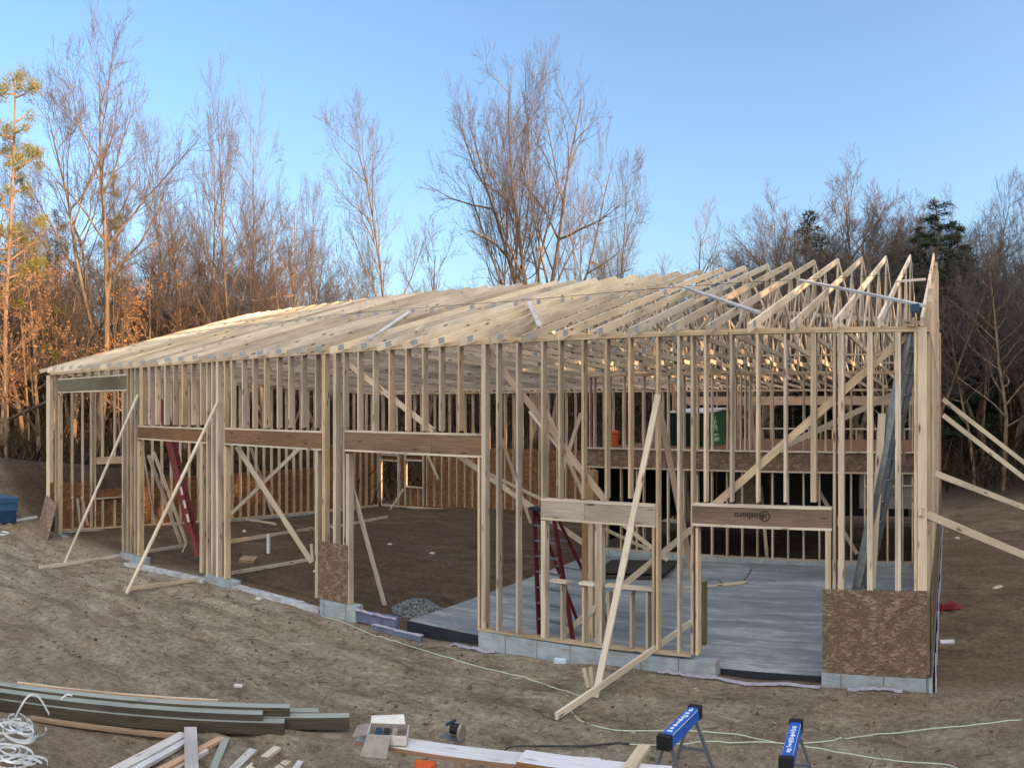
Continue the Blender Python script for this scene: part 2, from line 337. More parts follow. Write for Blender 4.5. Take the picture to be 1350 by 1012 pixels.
def ground_mat():
    m, n, b = mat('sandy_dirt'); L = n.links
    o1 = uvmap(n, (1, 1, 1), True)
    big = noise(n, uvmap(n, (.10, .16, 1), True), 1, 5, .6)
    med = noise(n, uvmap(n, (.8, 1.5, 1), True), 1.2, 7, .72)
    fine = noise(n, o1, 9, 8, .75)
    streak = noise(n, uvmap(n, (.6, 3.2, 1), True), 1.4, 6, .7)
    vf = noise(n, o1, 38, 4, .7)
    c = ramp(n, med, [(.34, (.26, .205, .145)), (.46, (.41, .34, .25)), (.56, (.53, .455, .35)), (.70, (.62, .55, .44))])
    c = mixc(n, c, (.36, .27, .19), ramp(n, big, [(.46, (0, 0, 0)), (.62, (.75, .75, .75))]))
    c = mixc(n, c, (.17, .135, .105), ramp(n, streak, [(.56, (0, 0, 0)), (.76, (.6, .6, .6))]))
    c = mixc(n, c, ramp(n, fine, [(.35, (.35, .32, .3)), (.62, (1, 1, 1))]), .75, 'MULTIPLY')
    c = mixc(n, c, ramp(n, vf, [(.38, (.55, .52, .5)), (.6, (1.0, 1.0, 1.0)), (.75, (1.25, 1.25, 1.25))]), .6, 'MULTIPLY')
    # darker dirt from the front wall back and inside the footprint, leaf litter beyond
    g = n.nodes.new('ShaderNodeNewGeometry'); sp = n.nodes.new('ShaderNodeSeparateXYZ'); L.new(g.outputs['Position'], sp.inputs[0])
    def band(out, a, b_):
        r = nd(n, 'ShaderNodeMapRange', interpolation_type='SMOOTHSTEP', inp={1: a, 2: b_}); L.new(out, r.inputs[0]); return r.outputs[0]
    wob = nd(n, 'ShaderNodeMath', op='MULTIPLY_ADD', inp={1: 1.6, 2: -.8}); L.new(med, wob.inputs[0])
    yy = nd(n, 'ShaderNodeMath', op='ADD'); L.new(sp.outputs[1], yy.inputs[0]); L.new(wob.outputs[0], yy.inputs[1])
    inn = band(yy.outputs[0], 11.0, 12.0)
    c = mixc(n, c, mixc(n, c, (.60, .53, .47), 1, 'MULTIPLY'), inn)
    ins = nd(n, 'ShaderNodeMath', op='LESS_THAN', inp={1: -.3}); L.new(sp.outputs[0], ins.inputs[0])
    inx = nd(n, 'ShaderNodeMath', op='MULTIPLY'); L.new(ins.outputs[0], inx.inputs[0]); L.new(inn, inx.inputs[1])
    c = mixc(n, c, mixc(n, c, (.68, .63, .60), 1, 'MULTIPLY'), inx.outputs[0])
    lit = band(sp.outputs[1], 30, 36)
    leaf = ramp(n, fine, [(.3, (.02, .016, .011)), (.6, (.075, .05, .032)), (.8, (.13, .085, .05))])
    c = mixc(n, c, leaf, lit)
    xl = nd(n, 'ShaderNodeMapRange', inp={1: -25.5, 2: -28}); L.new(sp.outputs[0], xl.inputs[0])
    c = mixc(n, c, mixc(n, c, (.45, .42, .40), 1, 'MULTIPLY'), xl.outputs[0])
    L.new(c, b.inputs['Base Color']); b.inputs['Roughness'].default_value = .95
    ad = nd(n, 'ShaderNodeMath', op='ADD'); L.new(fine, ad.inputs[0]); L.new(streak, ad.inputs[1])
    a2 = nd(n, 'ShaderNodeMath', op='ADD'); L.new(ad.outputs[0], a2.inputs[0]); L.new(med, a2.inputs[1])
    bumpn(n, b, a2.outputs[0], 1.0, .15)
    return m
M['ground'] = ground_mat()
def bark(name, lo, hi, sc=6):
    m, n, b = mat(name)
    f = noise(n, uvmap(n, (1, 1, .25), True), sc, 5, .65)
    c = ramp(n, f, [(.32, lo), (.66, hi)])
    oi = n.nodes.new('ShaderNodeObjectInfo'); hs = n.nodes.new('ShaderNodeHueSaturation'); n.links.new(c, hs.inputs['Color'])
    mr = nd(n, 'ShaderNodeMapRange', inp={3: .75, 4: 1.2}); n.links.new(oi.outputs['Random'], mr.inputs[0]); n.links.new(mr.outputs[0], hs.inputs['Value'])
    n.links.new(hs.outputs[0], b.inputs['Base Color']); b.inputs['Roughness'].default_value = .9; b.inputs['Specular IOR Level'].default_value = .1
    return m
M['bark'] = bark('grey_brown_bark', (.065, .045, .031), (.235, .17, .115))
M['twig'] = bark('twig_bark', (.075, .060, .055), (.14, .115, .105), 2)
M['redtwig'] = bark('reddish_twigs', (.12, .065, .045), (.21, .125, .085), 2)
M['pinebark'] = bark('orange_pine_bark', (.13, .08, .055), (.27, .18, .125))
M['needle'] = bark('dark_needles', (.012, .022, .011), (.035, .052, .022), 2)
M['needley'] = bark('yellow_green_needles', (.085, .085, .02), (.19, .17, .05), 2)
M['leaf'] = bark('dead_brown_leaves', (.14, .07, .03), (.26, .14, .055), 2)
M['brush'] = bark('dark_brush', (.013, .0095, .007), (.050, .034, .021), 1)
# ------------------------------------------------------------------ ground sheet
def build_ground():
    def axis(lo, hi, fine_lo, fine_hi, fs, cs):
        out = []; x = lo
        while x < hi:
            out.append(x)
            if fine_lo <= x < fine_hi: x += fs
            else:
                d = min(abs(x-fine_lo), abs(x-fine_hi)); x += min(cs, fs+d*.25)
                if x > fine_lo > out[-1]: x = fine_lo
        out.append(hi); return out
    xs = axis(-600, 600, -27, 6, .16, 60); ys = axis(-60, 900, 4, 28, .16, 60)
    mb = MB()
    for y in ys:
        for x in xs:
            mb.v.append(Vector((x, y, ground(x, y))))
    n = len(xs)
    for j in range(len(ys)-1):
        for i in range(n-1):
            a = j*n+i; mb.face((a, a+1, a+n+1, a+n), ((0, 0), (1, 0), (1, 1), (0, 1)))
    o = mb.build('ground', M['ground'], origin=(0, 0, 0), smooth=True); tag(o, kind='structure')
build_ground()
# ================================================================== THE TIMBER FRAME
XR, XL = -.26, -24.25; DF, DB = 11.18, 27.6; T6 = .14           # wall faces; 2x6 walls
ZP = 4.99; ZPB = 4.47                                            # top of front and rear plates
DM = 19.3                                                        # bearing wall under the ridge
BASE = [(-24.3, -.40), (-23.57, -.37), (-18.81, -.24), (-14.78, -.17), (-10.46, -.01), (-7.49, .02), (-4.31, .10), (-3.68, .10), (-1.79, .06), (-.3, .01)]
B = empty('timber_frame_building', (-12, DF, 0), 'long unfinished wood framed building with bare roof trusses and open stud walls', 'building')
def xs_(px): return XD(px, DF)
def zs_(px, py): return at(px, py, DF).z
# foundation
def stem(px0, px1, top0, top1, bot, mname='concrete', depth=.22, y0=DF-.03, name='foundation_wall'):
    X0, X1 = xs_(px0), xs_(px1)
    mb = MB(); v = mb.v
    for X, zt in ((X0, top0), (X1, top1)):
        v += [Vector((X, y0, bot)), Vector((X, y0+depth, bot)), Vector((X, y0+depth, zt)), Vector((X, y0, zt))]
    for f in ((0, 4, 7, 3), (3, 7, 6, 2), (2, 6, 5, 1), (0, 3, 2, 1), (4, 5, 6, 7)): mb.face(f, ((0, 0), (1, 0), (1, 1), (0, 1)))
    return mb.build(name, M[mname], B)
bb = lambda px: lerp(xs_(px), BASE)-.006
stem(632, 944, bb(632), .06, -.6); stem(1083.5, 1223, .04, -.005, -.6)
stem(423, 470, -.04, -.02, -.75); stem(272, 309, -.17, -.17, -.8); stem(160, 190, -.27, -.25, -.9); stem(60, 84, -.41, -.39, -1)
# pale foam strips and footing edges showing in the openings
def strip(a, b, wd, th, mname, name):
    mb = MB(); mb.board(a, b, wd, th, (0, 1, 0)); return mb.build(name, M[mname], B)
strip(gp(312, 774, .03), gp(397, 797, .03), .22, .10, 'foot', 'footing_edge')
strip(gp(396, 798, .02), gp(424, 806, .02), .20, .10, 'foot', 'footing_edge')
strip(gp(168, 743, .03), gp(232, 757, .03), .26, .08, 'foot', 'footing_edge')
strip(gp(232, 757, .03), gp(272, 766, .03), .26, .08, 'foot', 'footing_edge')
strip(Vector((xs_(470), DF+.05, -.20)), Vector((xs_(522), DF+.05, -.17)), .07, .22, 'foam', 'insulation_board')
strip(Vector((xs_(498), DF-.12, -.31)), Vector((xs_(562), DF-.12, -.29)), .07, .10, 'foam', 'insulation_board')
for a, b_, z in ((470, 522, 1), (498, 562, 0), (600, 655, 0), (948, 1082, 0), (872, 946, 0), (1120, 1190, 0)):
    X0, X1 = xs_(a), xs_(b_); pts = []; k = 14; top = -.045 if z else None
    mb = MB()
    for i in range(k+1):
        X = X0+(X1-X0)*i/k; Y = DF-.10+random.uniform(-.03, .03)
        zz = (-.085 if a == 470 else -.235 if a == 498 else ground(X, Y)+.025)+random.uniform(-.008, .012)
        if a in (470, 498): Y = DF-.0 if a == 470 else DF-.14
        pts.append((X, Y, zz))
    for p, q in zip(pts, pts[1:]): mb.board(p, q, random.uniform(.05, .10), .018, (0, 1, 0), ext=.01)
    mb.build('plastic_film_strip', M['whitefoil'], B)
# slab
XS = -9.3
SZ = lambda X: lerp(X, [(-9.3, -.14), (-6, -.10), (0, -.06)])
mb = MB(); n_ = 12
for i in range(n_):
    Xa, Xb = XS+(XR-.18-XS)*i/n_, XS+(XR-.18-XS)*(i+1)/n_; k_ = len(mb.v)
    for X in (Xa, Xb): mb.v += [Vector((X, DF+.20, -.45)), Vector((X, DM+.3, -.45)), Vector((X, DM+.3, SZ(X))), Vector((X, DF+.20, SZ(X)))]
    for f in ((3, 7, 6, 2), (0, 4, 7, 3), (2, 6, 5, 1))+(((0, 3, 2, 1),) if i == 0 else ())+(((4, 5, 6, 7),) if i == n_-1 else ()): mb.face(tuple(k_+q for q in f), ((0, 0), (1, 0), (1, 1), (0, 1)))
sl = mb.build('concrete_slab', M['slab'], B)
mb = MB(); mb.box((XS, DM-.03, -.4), (XR-.19, DM+.17, 0.0)); mb.build('concrete_curb', M['concrete'], B)
for a_, b_ in ((XS-.006, xs_(631)), (xs_(945), xs_(1083))):
    mb = MB(); mb.box((a_, DF+.192, -.42), (b_, DF+.198, SZ(b_)-.015)); mb.build('slab_edge_strip', M['nearblack'], B)  # near-black strip over the front edge of the slab
# walls -----------------------------------------------------------
def wall(name, mb): return mb.build(name, M['stud'], B)
mb = MB()
for a, b_ in ((XL, -18.0), (-17.99, -12.2), (-12.19, -6.1), (-6.09, XR)):       # doubled top plate
    mb.board((a, DF+.07, ZP-.019), (b_, DF+.07, ZP-.019), .038, T6)
for a, b_ in ((XL, -15.0), (-14.99, -9.0), (-8.99, -3.2), (-3.19, XR)):
    mb.board((a, DF+.07, ZP-.060), (b_, DF+.07, ZP-.060), .038, T6)
FW = wall('front_wall', mb)
for p0, p1 in ((632, 911), (1098, 1222)):
    X0, X1 = xs_(p0), xs_(p1); MB().board((X0, DF+.07, lerp(X0, BASE)+.019), (X1, DF+.07, lerp(X1, BASE)+.019), .038, T6).build('bottom_plate', M['stud'], FW)
def stud(parent, p0, p1, ztop, zbot, name='stud', m='stud', D=DF, dep=T6):
    X0, X1 = XD(p0, D), XD(p1, D)
    # what the lens sees is the face plus the right-hand side of the stud; keep the face at real width
    r = hypot(X0, D); side = dep*abs(sin(az((p0+p1)/2)))/max(.2, cos(az((p0+p1)/2)))
    n_ = max(1, round(((X1-X0)-side*.9)/.04)); wd = min(.04*n_+.003, max(.038, X1-X0))
    mb = MB(); k = 0
    for i in range(n_):
        a = X0+i*.041; mb.vboard(a, a+.039, D+random.uniform(0, .004), D+dep, zbot, ztop+random.uniform(-.001, 0))
    o = mb.build(name, M[m], parent); return o
PT = ZP-.081
def zb(px): return lerp(xs_(px), BASE)
# full-height studs and posts
for p0, p1 in ((61, 70), (72, 76), (167, 172), (172, 176), (177, 180.5), (272, 278), (278.5, 283.5), (284.5, 293.4), (295, 298), (424.6, 435), (439, 449.6), (452, 456), (634.6, 646)):
    stud(FW, p0, p1, PT, zb(p0))
for p0, p1 in ((654, 662), (680, 688), (864.5, 872), (892.6, 900), (910.5, 917), (1098, 1102), (1105, 1113), (1143, 1150), (1180, 1187), (1205, 1209)):
    stud(FW, p0, p1, PT, zb(p0)+.038)
# jacks under the headers
for p0, p1, y in ((76.5, 82, 519), (160.5, 167, 516), (181, 189, 579), (295, 304, 586), (263, 272, 582), (415, 424, 589), (456, 465, 595), (629.5, 635.5, 598)):
    stud(FW, p0, p1, zs_(p0, y)-.045 if p0 not in () else 0, zb(p0), 'jack_stud')
for p0, p1, y in ((713, 724, 682), (784, 797, 686), (859.5, 864.5, 688), (917, 924, 692), (1088, 1096, 695)):
    stud(FW, p0, p1, zs_(p0, y)-.045, zb(p0)+.038, 'jack_stud')
# cripples above the headers
def cripples(lst, ytop):
    for p0, p1 in lst: stud(FW, p0, p1, PT, zs_(p0, ytop)+.002, 'cripple_stud')
cripples([(84, 89), (96, 101), (107, 112), (118, 123), (130, 135), (143, 148), (156, 161)], 498)
cripples([(184, 193), (194.6, 203), (205, 211.6), (216, 223.5), (228, 235), (239, 246.5), (252, 258.5), (263.7, 271)], 560)
cripples([(304, 311), (318.6, 326), (332.7, 340), (348, 355.7), (364.6, 372), (380, 388), (397, 404.6), (415, 423)], 564)
cripples([(471, 479), (491, 499.4), (512, 520), (534, 543), (556, 564), (578.5, 587), (603, 612)], 568)
cripples([(713, 721), (735.7, 743.6), (766.4, 774.3), (797, 804), (828, 835.7)], 657)
cripples([(927.7, 934.8), (962, 969), (996.5, 1003.6), (1033, 1040), (1068.5, 1076)], 662)
# headers: beam between two flat plates
def header(p0, p1, ytop, ybot, m, plates=True, splice=None):
    X0, X1 = xs_(p0), xs_(p1); pm = (p0+p1)/2
    z1 = zs_(p0, ytop); z0 = zs_(p0, ybot)
    mb = MB(); mb.board((X0, DF+.06, (z0+z1)/2), (X1, DF+.06, (z0+z1)/2), z1-z0-.002, .115)
    if splice:
        Xs = xs_(splice); mb = MB()
        mb.board((X0, DF+.06, (z0+z1)/2), (Xs-.002, DF+.06, (z0+z1)/2), z1-z0-.002, .115); mb.board((Xs+.002, DF+.062, (z0+z1)/2), (X1, DF+.062, (z0+z1)/2), z1-z0-.006, .115)
    h = mb.build('header', M[m], FW)
    if plates:
        for zz in (z1+.019, z0-.019):
            MB().board((X0, DF+.068, zz), (X1, DF+.068, zz), .036, T6+.004).build('header_plate', M['brace'], FW)
    return h, (X0, X1, z0, z1)
header(76.5, 167, 501, 516.5, 'darkheader'); header(181.5, 272, 562.5, 577, 'header', splice=242)
header(296, 424, 566, 584, 'header'); header(454.5, 634, 569.5, 592, 'header', splice=568)
header(713, 864, 659.5, 681.5, 'stud', True, 770)
h5, (hx0, hx1, hz0, hz1) = header(912.5, 1096.5, 666.5, 689.5, 'header')
# the mill's stamp, printed upside down on the garage header
def text(body, size, loc, rot, m, parent, name, ext=.002):
    cu = bpy.data.curves.new(name, 'FONT'); cu.body = body; cu.size = size; cu.extrude = ext; cu.align_x = 'CENTER'; cu.align_y = 'CENTER'; cu.offset = .002
    o = bpy.data.objects.new(name, cu); COL.objects.link(o)
    dg = bpy.context.evaluated_depsgraph_get(); me = bpy.data.meshes.new_from_object(o.evaluated_get(dg)); bpy.data.objects.remove(o)
    o = bpy.data.objects.new(name, me); COL.objects.link(o); me.materials.clear(); me.materials.append(m)
    o.parent = parent; o.location = Vector(loc)-WORLD(parent); o.rotation_euler = rot; return o
tx = xs_(987)
text('Rosboro', .125, (tx, DF-.0005, (hz0+hz1)/2+.02), (pi/2, pi, 0), M['ink'], FW, 'printed_stamp')
mb = MB(); cx = xs_(1008); cz = (hz0+hz1)/2+.015
for k in range(20):
    a0, a1 = 2*pi*k/20, 2*pi*(k+1)/20
    mb.board((cx+.072*cos(a0), DF-.0005, cz+.072*sin(a0)), (cx+.072*cos(a1), DF-.0005, cz+.072*sin(a1)), .013, .003, (0, 0, 1))
mb.board((cx-.02, DF-.0005, cz-.045), (cx-.02, DF-.0005, cz+.045), .014, .003, (1, 0, 0)); mb.board((cx-.02, DF-.0005, cz), (cx+.035, DF-.0005, cz+.03), .014, .003, (0, 0, 1)); mb.board((cx+.01, DF-.0005, cz), (cx+.035, DF-.0005, cz-.035), .014, .003, (0, 0, 1))
mb.build('stamp_emblem', M['ink'], FW)
# window sills and their short studs
for a, b_, y in ((724.5, 746, 767), (763, 783.5, 770), (797.5, 859.5, 775)):
    z = zs_((a+b_)/2, y); MB().board((xs_(a), DF+.07, z), (xs_(b_), DF+.07, z), .038, T6+.004).build('window_sill', M['brace'], FW)
for p0, p1, y in ((738.6, 744.5, 770), (767, 773, 773), (800, 806, 779), (830, 836, 779), (851, 857, 779)): stud(FW, p0, p1, zs_(p0, y)-.02, zb(p0)+.038, 'cripple_stud')
# sheathing panels on the front
def sheet(p0, p1, y0, y1, name='sheathing_panel', m='osb', yo=.012):
    X0, X1 = xs_(p0), xs_(p1); z1 = zs_(p0, y0); z0 = zs_(p0, y1)
    mb = MB(); mb.box((X0, DF-yo-.002, z0), (X1, DF-.002, z1)); o = mb.build(name, M[m], FW); o['label'] = 'brown strand board panel'; return o
X0, X1, X2 = xs_(1084.5), xs_(1158), xs_(1222); zt, zbo = 1.235, .005
for a, b_ in ((X0, X1-.0015), (X1+.0015, X2)):
    mb = MB(); mb.box((a, DF-.014, zbo), (b_, DF-.002, zt)); mb.build('sheathing_panel', M['osb'], FW)
mb = MB(); mb.box((xs_(420), DF-.014, -.03), (xs_(458.5), DF-.002, zs_(430, 714))); mb.build('sheathing_panel', M['osb'], FW)
# corner post broad face at the right corner
MB().vboard(xs_(1209.5), xs_(1222), DF-.004, DF+.10, 1.24, PT+.07).build('corner_post', M['brace'], FW)
# left gable wall -------------------------------------------------
def polyv(pts, th, axis, m, name, parent):
    pass
zl = lambda Y: ground(XL+.3, Y)+.03
STUFF = MB()
mb = MB()
zpl = lambda Y: ZP+(ZPB-ZP)*(Y-DF)/(DB-DF)
mb.board((XL+.07, DF+.15, zpl(DF)-.04), (XL+.07, DB, zpl(DB)-.04), .07, T6)
mb.board((XL+.07, DF+.3, zl(DF)+.02), (XL+.07, DB, zl(DB)+.02), .038, T6)
GL = wall('gable_wall', mb)
Y = DF+.4
ladj = [83, 92.5, 108, 120]
while Y < DB-.1:
    px = XC+FP*(math.atan2(XL, Y)+YAW)
    if not (120 < px < 166 and True):
        STUFF.board((XL+.07, Y, zl(Y)+.04), (XL+.07, Y, zpl(Y)-.08), .038, T6, (0, 1, 0))
    Y += .406
def Yl(px): return XL/tan(az(px))
for px in (119, 123.5, 134, 150, 163):       # framed opening near the front corner
    Y = Yl(px)
    if px in (134, 150):
        STUFF.board((XL+.07, Y, atx(px, 603, XL).z), (XL+.07, Y, zpl(Y)-.08), .038, T6, (0, 1, 0))
        STUFF.board((XL+.07, Y, zl(Y)+.04), (XL+.07, Y, atx(px, 658, XL).z), .038, T6, (0, 1, 0))
    else: STUFF.board((XL+.07, Y, zl(Y)+.04), (XL+.07, Y, zpl(Y)-.08), .04, T6, (0, 1, 0))
a, b_ = atx(125, 607, XL), atx(163, 606, XL)
mb = MB(); mb.board(a+Vector((.07, 0, 0)), Vector((XL+.07, b_.y, a.z)), .24, .12); mb.build('header', M['stud'], GL)
a, b_ = atx(125, 657, XL), atx(163, 656, XL)
mb = MB(); mb.board(a+Vector((.07, 0, 0)), Vector((XL+.07, b_.y, a.z)), .038, T6); mb.build('window_sill', M['brace'], GL)
def gpanel(Y0, Y1, h0, name='sheathing_panel', h1=None):
    n = max(1, round((Y1-Y0)/2.44)); 
    for i in range(n):
        a, c = Y0+(Y1-Y0)*i/n+.004, Y0+(Y1-Y0)*(i+1)/n-.004; mb = MB()
        mb.box((XL-.014, a, min(zl(a), zl(c))-.05), (XL-.002, c, (h0 if h1 is None else h1)))
        mb.build(name, M['osb2'], GL)
gpanel(DF, Yl(124), 1.28); gpanel(Yl(124), Yl(164), .95); gpanel(Yl(164), Yl(427), 1.25); gpanel(Yl(427), DB, 2.2)
# rear wall -------------------------------------------------------
zr_ = lambda X: lerp(X, [(-24.3, -.72), (-18, -.42), (-9.6, -.35), (0, -.1)])
mb = MB()
mb.board((XL, DB-.07, ZPB-.04), (XR, DB-.07, ZPB-.04), .07, T6)
mb.board((XL, DB-.07, zr_(XL)+.02), (-9.6, DB-.07, zr_(-9.6)+.02), .038, T6)
RW = wall('rear_wall', mb)
mb = MB(); mb.board((XL, DB-.02, zr_(XL)-.13), (-9.6, DB-.02, zr_(-9.6)-.13), .26, .36); mb.build('foundation_wall', M['foot'], B)
mb = MB(); mb.board((XL+.05, DF+.2, zl(DF+.2)-.10), (XL+.05, DB, zl(DB)-.10), .18, .34); mb.build('foundation_wall', M['foot'], B)
openings = [(503, 525, 607, 664, 'door'), (536, 558, 607, 641, 'win')]
def Xr(px): return XD(px, DB-.07)
X = XL+.45
ops = [(Xr(a), Xr(b)) for a, b, *_ in openings]
while X < XR-.1:
    if not any(a-.1 < X < b+.1 for a, b in ops):
        if X < -9.6: STUFF.board((X, DB-.07, zr_(X)+.04), (X, DB-.07, ZPB-.07), .038, T6, (1, 0, 0))
    X += .406
for a, b, y0, y1, k in openings:
    Xa, Xb = Xr(a), Xr(b); z1 = at(a, y0, DB).z; z0 = at(a, y1, DB).z if k == 'win' else zr_(Xa)+.04
    fr = MB()
    for X in (Xa-.04, Xb+.04): fr.board((X, DB-.075, zr_(X)+.04), (X, DB-.075, z1+.30), .075, .13, (1, 0, 0))
    fr.board((Xa-.07, DB-.08, z1+.04), (Xb+.07, DB-.08, z1+.04), .075, .13); fr.board((Xa-.07, DB-.08, z1+.28), (Xb+.07, DB-.08, z1+.28), .04, .13)
    if k == 'win':
        fr.board((Xa, DB-.08, z0), (Xb, DB-.08, z0), .06, .13)
        for X in (Xa+.25, Xb-.25): STUFF.board((X, DB-.07, zr_(X)+.04), (X, DB-.07, z0-.03), .038, T6, (1, 0, 0))
    fr.build('door_frame' if k == 'door' else 'window_frame', M['brace'], RW)
    for X in (Xa+.1, (Xa+Xb)/2, Xb-.1): STUFF.board((X, DB-.07, z1+.3), (X, DB-.07, ZPB-.07), .038, T6, (1, 0, 0))
ZS = 2.12
segs = [XL]+[c for a, b in ops for c in (a, b)]+[-9.6]
for i in range(0, len(segs), 2):
    a, b = segs[i], segs[i+1]; n = max(1, round((b-a)/1.22))
    for k in range(n):
        c, d = a+(b-a)*k/n+.003, a+(b-a)*(k+1)/n-.003
        mb = MB(); mb.box((c, DB+.002, min(zr_(c), zr_(d))-.03), (d, DB+.014, ZS)); mb.build('sheathing_panel', M['osb2'], RW)
a, b = ops[1]; z0 = at(536, 641, DB).z
mb = MB(); mb.box((a, DB+.002, zr_(a)-.03), (b, DB+.014, z0)); mb.build('sheathing_panel', M['osb2'], RW)
for (a, b), y in zip(ops, (607, 607)):
    mb = MB(); z1 = at(505, y, DB).z+.05; mb.box((a, DB+.002, z1), (b, DB+.014, ZS)) if z1 < ZS-.05 else mb.box((a, DB+.002, z1), (b, DB+.014, z1+.3)); mb.build('sheathing_panel', M['osb2'], RW)
# rear wall behind the loft: sparse posts, a deep beam, a low stub wall
mb = MB()
mb.board((-9.6, DB-.07, 4.06), (XR-.1, DB-.07, 4.06), .31, .12)
mb.build('rear_beam', M['header'] if 0 else M['warm'], RW)
for px in (1018, 1060, 1122, 1164, 1200): stud(RW, px-2, px+2, 3.9, 0, 'stud', 'stud', DB-.14)
for X in (-9.5, -9.1, -8.7, -8.3, -7.9, -7.5, -7.1, -6.7, -6.3): STUFF.board((X, DB-.07, 0), (X, DB-.07, ZPB-.07), .038, T6, (1, 0, 0))
# right gable wall -----------------------------------------------
ZR0 = 7.54
TAILD, RIDD = 10.73, 19.76
def ridge_z(i): return ZR0+lerp(i, [(0, .15), (2, .11), (5, .04), (8, -.03), (12, -.1), (15, -.12), (20, -.06), (25, 0), (40, 0)])
def tail_z(i): return 4.88+lerp(i, [(0, .06), (1, .045), (3, .01), (6, 0), (10, -.025), (16, -.03), (21, -.01), (24, .01), (30, .01), (39, .07)])
mb = MB()
mb.board((XR-.07, DF+.15, zpl(DF)-.04), (XR-.07, DB, zpl(DB)-.04), .07, T6)
mb.board((XR-.07, DF+.15, .02), (XR-.07, DB, .02), .038, T6)
GR = wall('gable_wall', mb)
Y = DF+.18; k = 0
def chord_under(Y):
    a, b = TAILD, tail_z(0)+.0; r = ridge_z(0)-.2
    return b+(r-b)*(Y-a)/(RIDD-a) if Y < RIDD else r-(r-ZPB)*(Y-RIDD)/(DB-RIDD+.2)
while Y < DB:
    o = MB().board((XR-.06, Y, .04), (XR-.06, Y, chord_under(Y) if k % 2 == 0 else zpl(Y)-.08), .04, .12, (0, 1, 0)).build('stud', M['stud' if k % 3 else 'truss'], GR)
    Y += .406; k += 1
for Y, zt_ in ((19.5, 7.2), (19.78, 7.15)): MB().board((XR+.0, Y, 0.04), (XR+.0, Y, zt_), .28, .038, (0, 1, 0)).build('ridge_post', M['truss'], GR)
MB().board((XR+.02, 24.3, .04), (XR+.02, 24.3, 6.1), .28, .038, (0, 1, 0)).build('ridge_post', M['warm'], GR)
for i in range(7):
    a = DF-.01+i*2.44; b = min(a+2.436, DB); mb = MB(); mb.box((XR+.022, a, 0.0), (XR+.034, b, 1.22+(.02 if i % 2 else 0))); mb.build('sheathing_panel', M['osb'], GR)
mb = MB(); mb.box((XR-.02, DF-.03, -.6), (XR+.04, DB+.2, -.004)); mb.build('foundation_wall', M['concrete'], B)
mb = MB()
for i in range(26):
    Y0 = DF+i*.62; mb.board((XR+.075+random.uniform(-.015, .015), Y0, ground(0, Y0)+.10), (XR+.075+random.uniform(-.015, .015), Y0+.6, ground(0, Y0+.6)+.10), .22, .02, (0, 0, 1))
mb.build('plastic_film_strip', M['whitefoil'], B)
# ridge bearing wall and loft -----------------------------------
XLo = -9.48
mb = MB()
zi = zpl(DM)
mb.board((XLo, DM+.07, zi-.04), (XR-.15, DM+.07, zi-.04), .075, T6)
IW = wall('bearing_wall', mb)
MB().board((XLo, DM+.07, .02), (XR-.15, DM+.07, .02), .038, T6).build('bottom_plate', M['stud'], IW)
def istud(px, wpx, y0, y1, zt=None, zb_=None, m='stud'):
    X = XD(px, DM); z1 = zt if zt is not None else at(px, y0, DM).z; z0 = zb_ if zb_ is not None else at(px, y1, DM).z
    MB().board((X, DM+.07, z0), (X, DM+.07, z1), max(.038, .018*wpx), T6-.01, (1, 0, 0)).build('stud', M[m], IW)
ZD0, ZD1 = 2.20, 2.68
for px in (777, 782, 800, 818, 839, 848, 880, 901, 919, 938, 958, 978, 998, 1018, 1038.6, 1059, 1080, 1101, 1122, 1140, 1170, 1190, 1203): istud(px, 2.1, 0, 0, ZD0, .04)
for px in (777, 783, 796, 803, 822, 848, 864, 880, 901, 919, 938, 958.6, 969, 976, 982, 988, 1018, 1059, 1088, 1101, 1122, 1164, 1203): istud(px, 2.1, 0, 0, zi-.08, ZD1+.04, 'stud' if px not in (777, 783) else 'warm')
LO = MB(); LO.box((XLo, DM-.02, ZD1), (XR-.16, DB-.2, ZD1+.022)); LOFT = LO.build('loft_deck', M['osb2'], B)
n = 4
for i in range(n):
    a = XLo+(XR-.16-XLo)*i/n; b = XLo+(XR-.16-XLo)*(i+1)/n-.003
    mb = MB(); mb.box((a, DM-.032, ZD0+.04), (b, DM-.004, ZD1-.003)); mb.build('rim_board', M['osb'], LOFT)
MB().board((XLo, DM+.01, ZD0+.018), (XR-.16, DM+.01, ZD0+.018), .038, .16).build('ledger_plate', M['brace'], LOFT)
MB().board((XLo, DM+.0, ZD1+.045), (XR-.16, DM+.0, ZD1+.045), .04, .16).build('deck_plate', M['brace'], LOFT)
for k in range(22):
    X = XLo+.1+k*.42; MB().board((X, DM, (ZD0+ZD1)/2+.02), (X, DB-.25, (ZD0+ZD1)/2+.02), .40, .045, (0, 0, 1)).build('joist', M['stud'], LOFT)
zt_ = at(1100, 565, DB-.2).z
mb = MB(); mb.board((XD(1003, DB-.3), DB-.3, zt_), (XR-.2, DB-.3, zt_), .05, .1)
SW = mb.build('stub_wall', M['brace'], LOFT)
for k in range(15):
    X = XD(1005, DB-.3)+k*.42; MB().board((X, DB-.3, ZD1+.03), (X, DB-.3, zt_-.025), .04, .08, (1, 0, 0)).build('stud', M['stud'], SW)
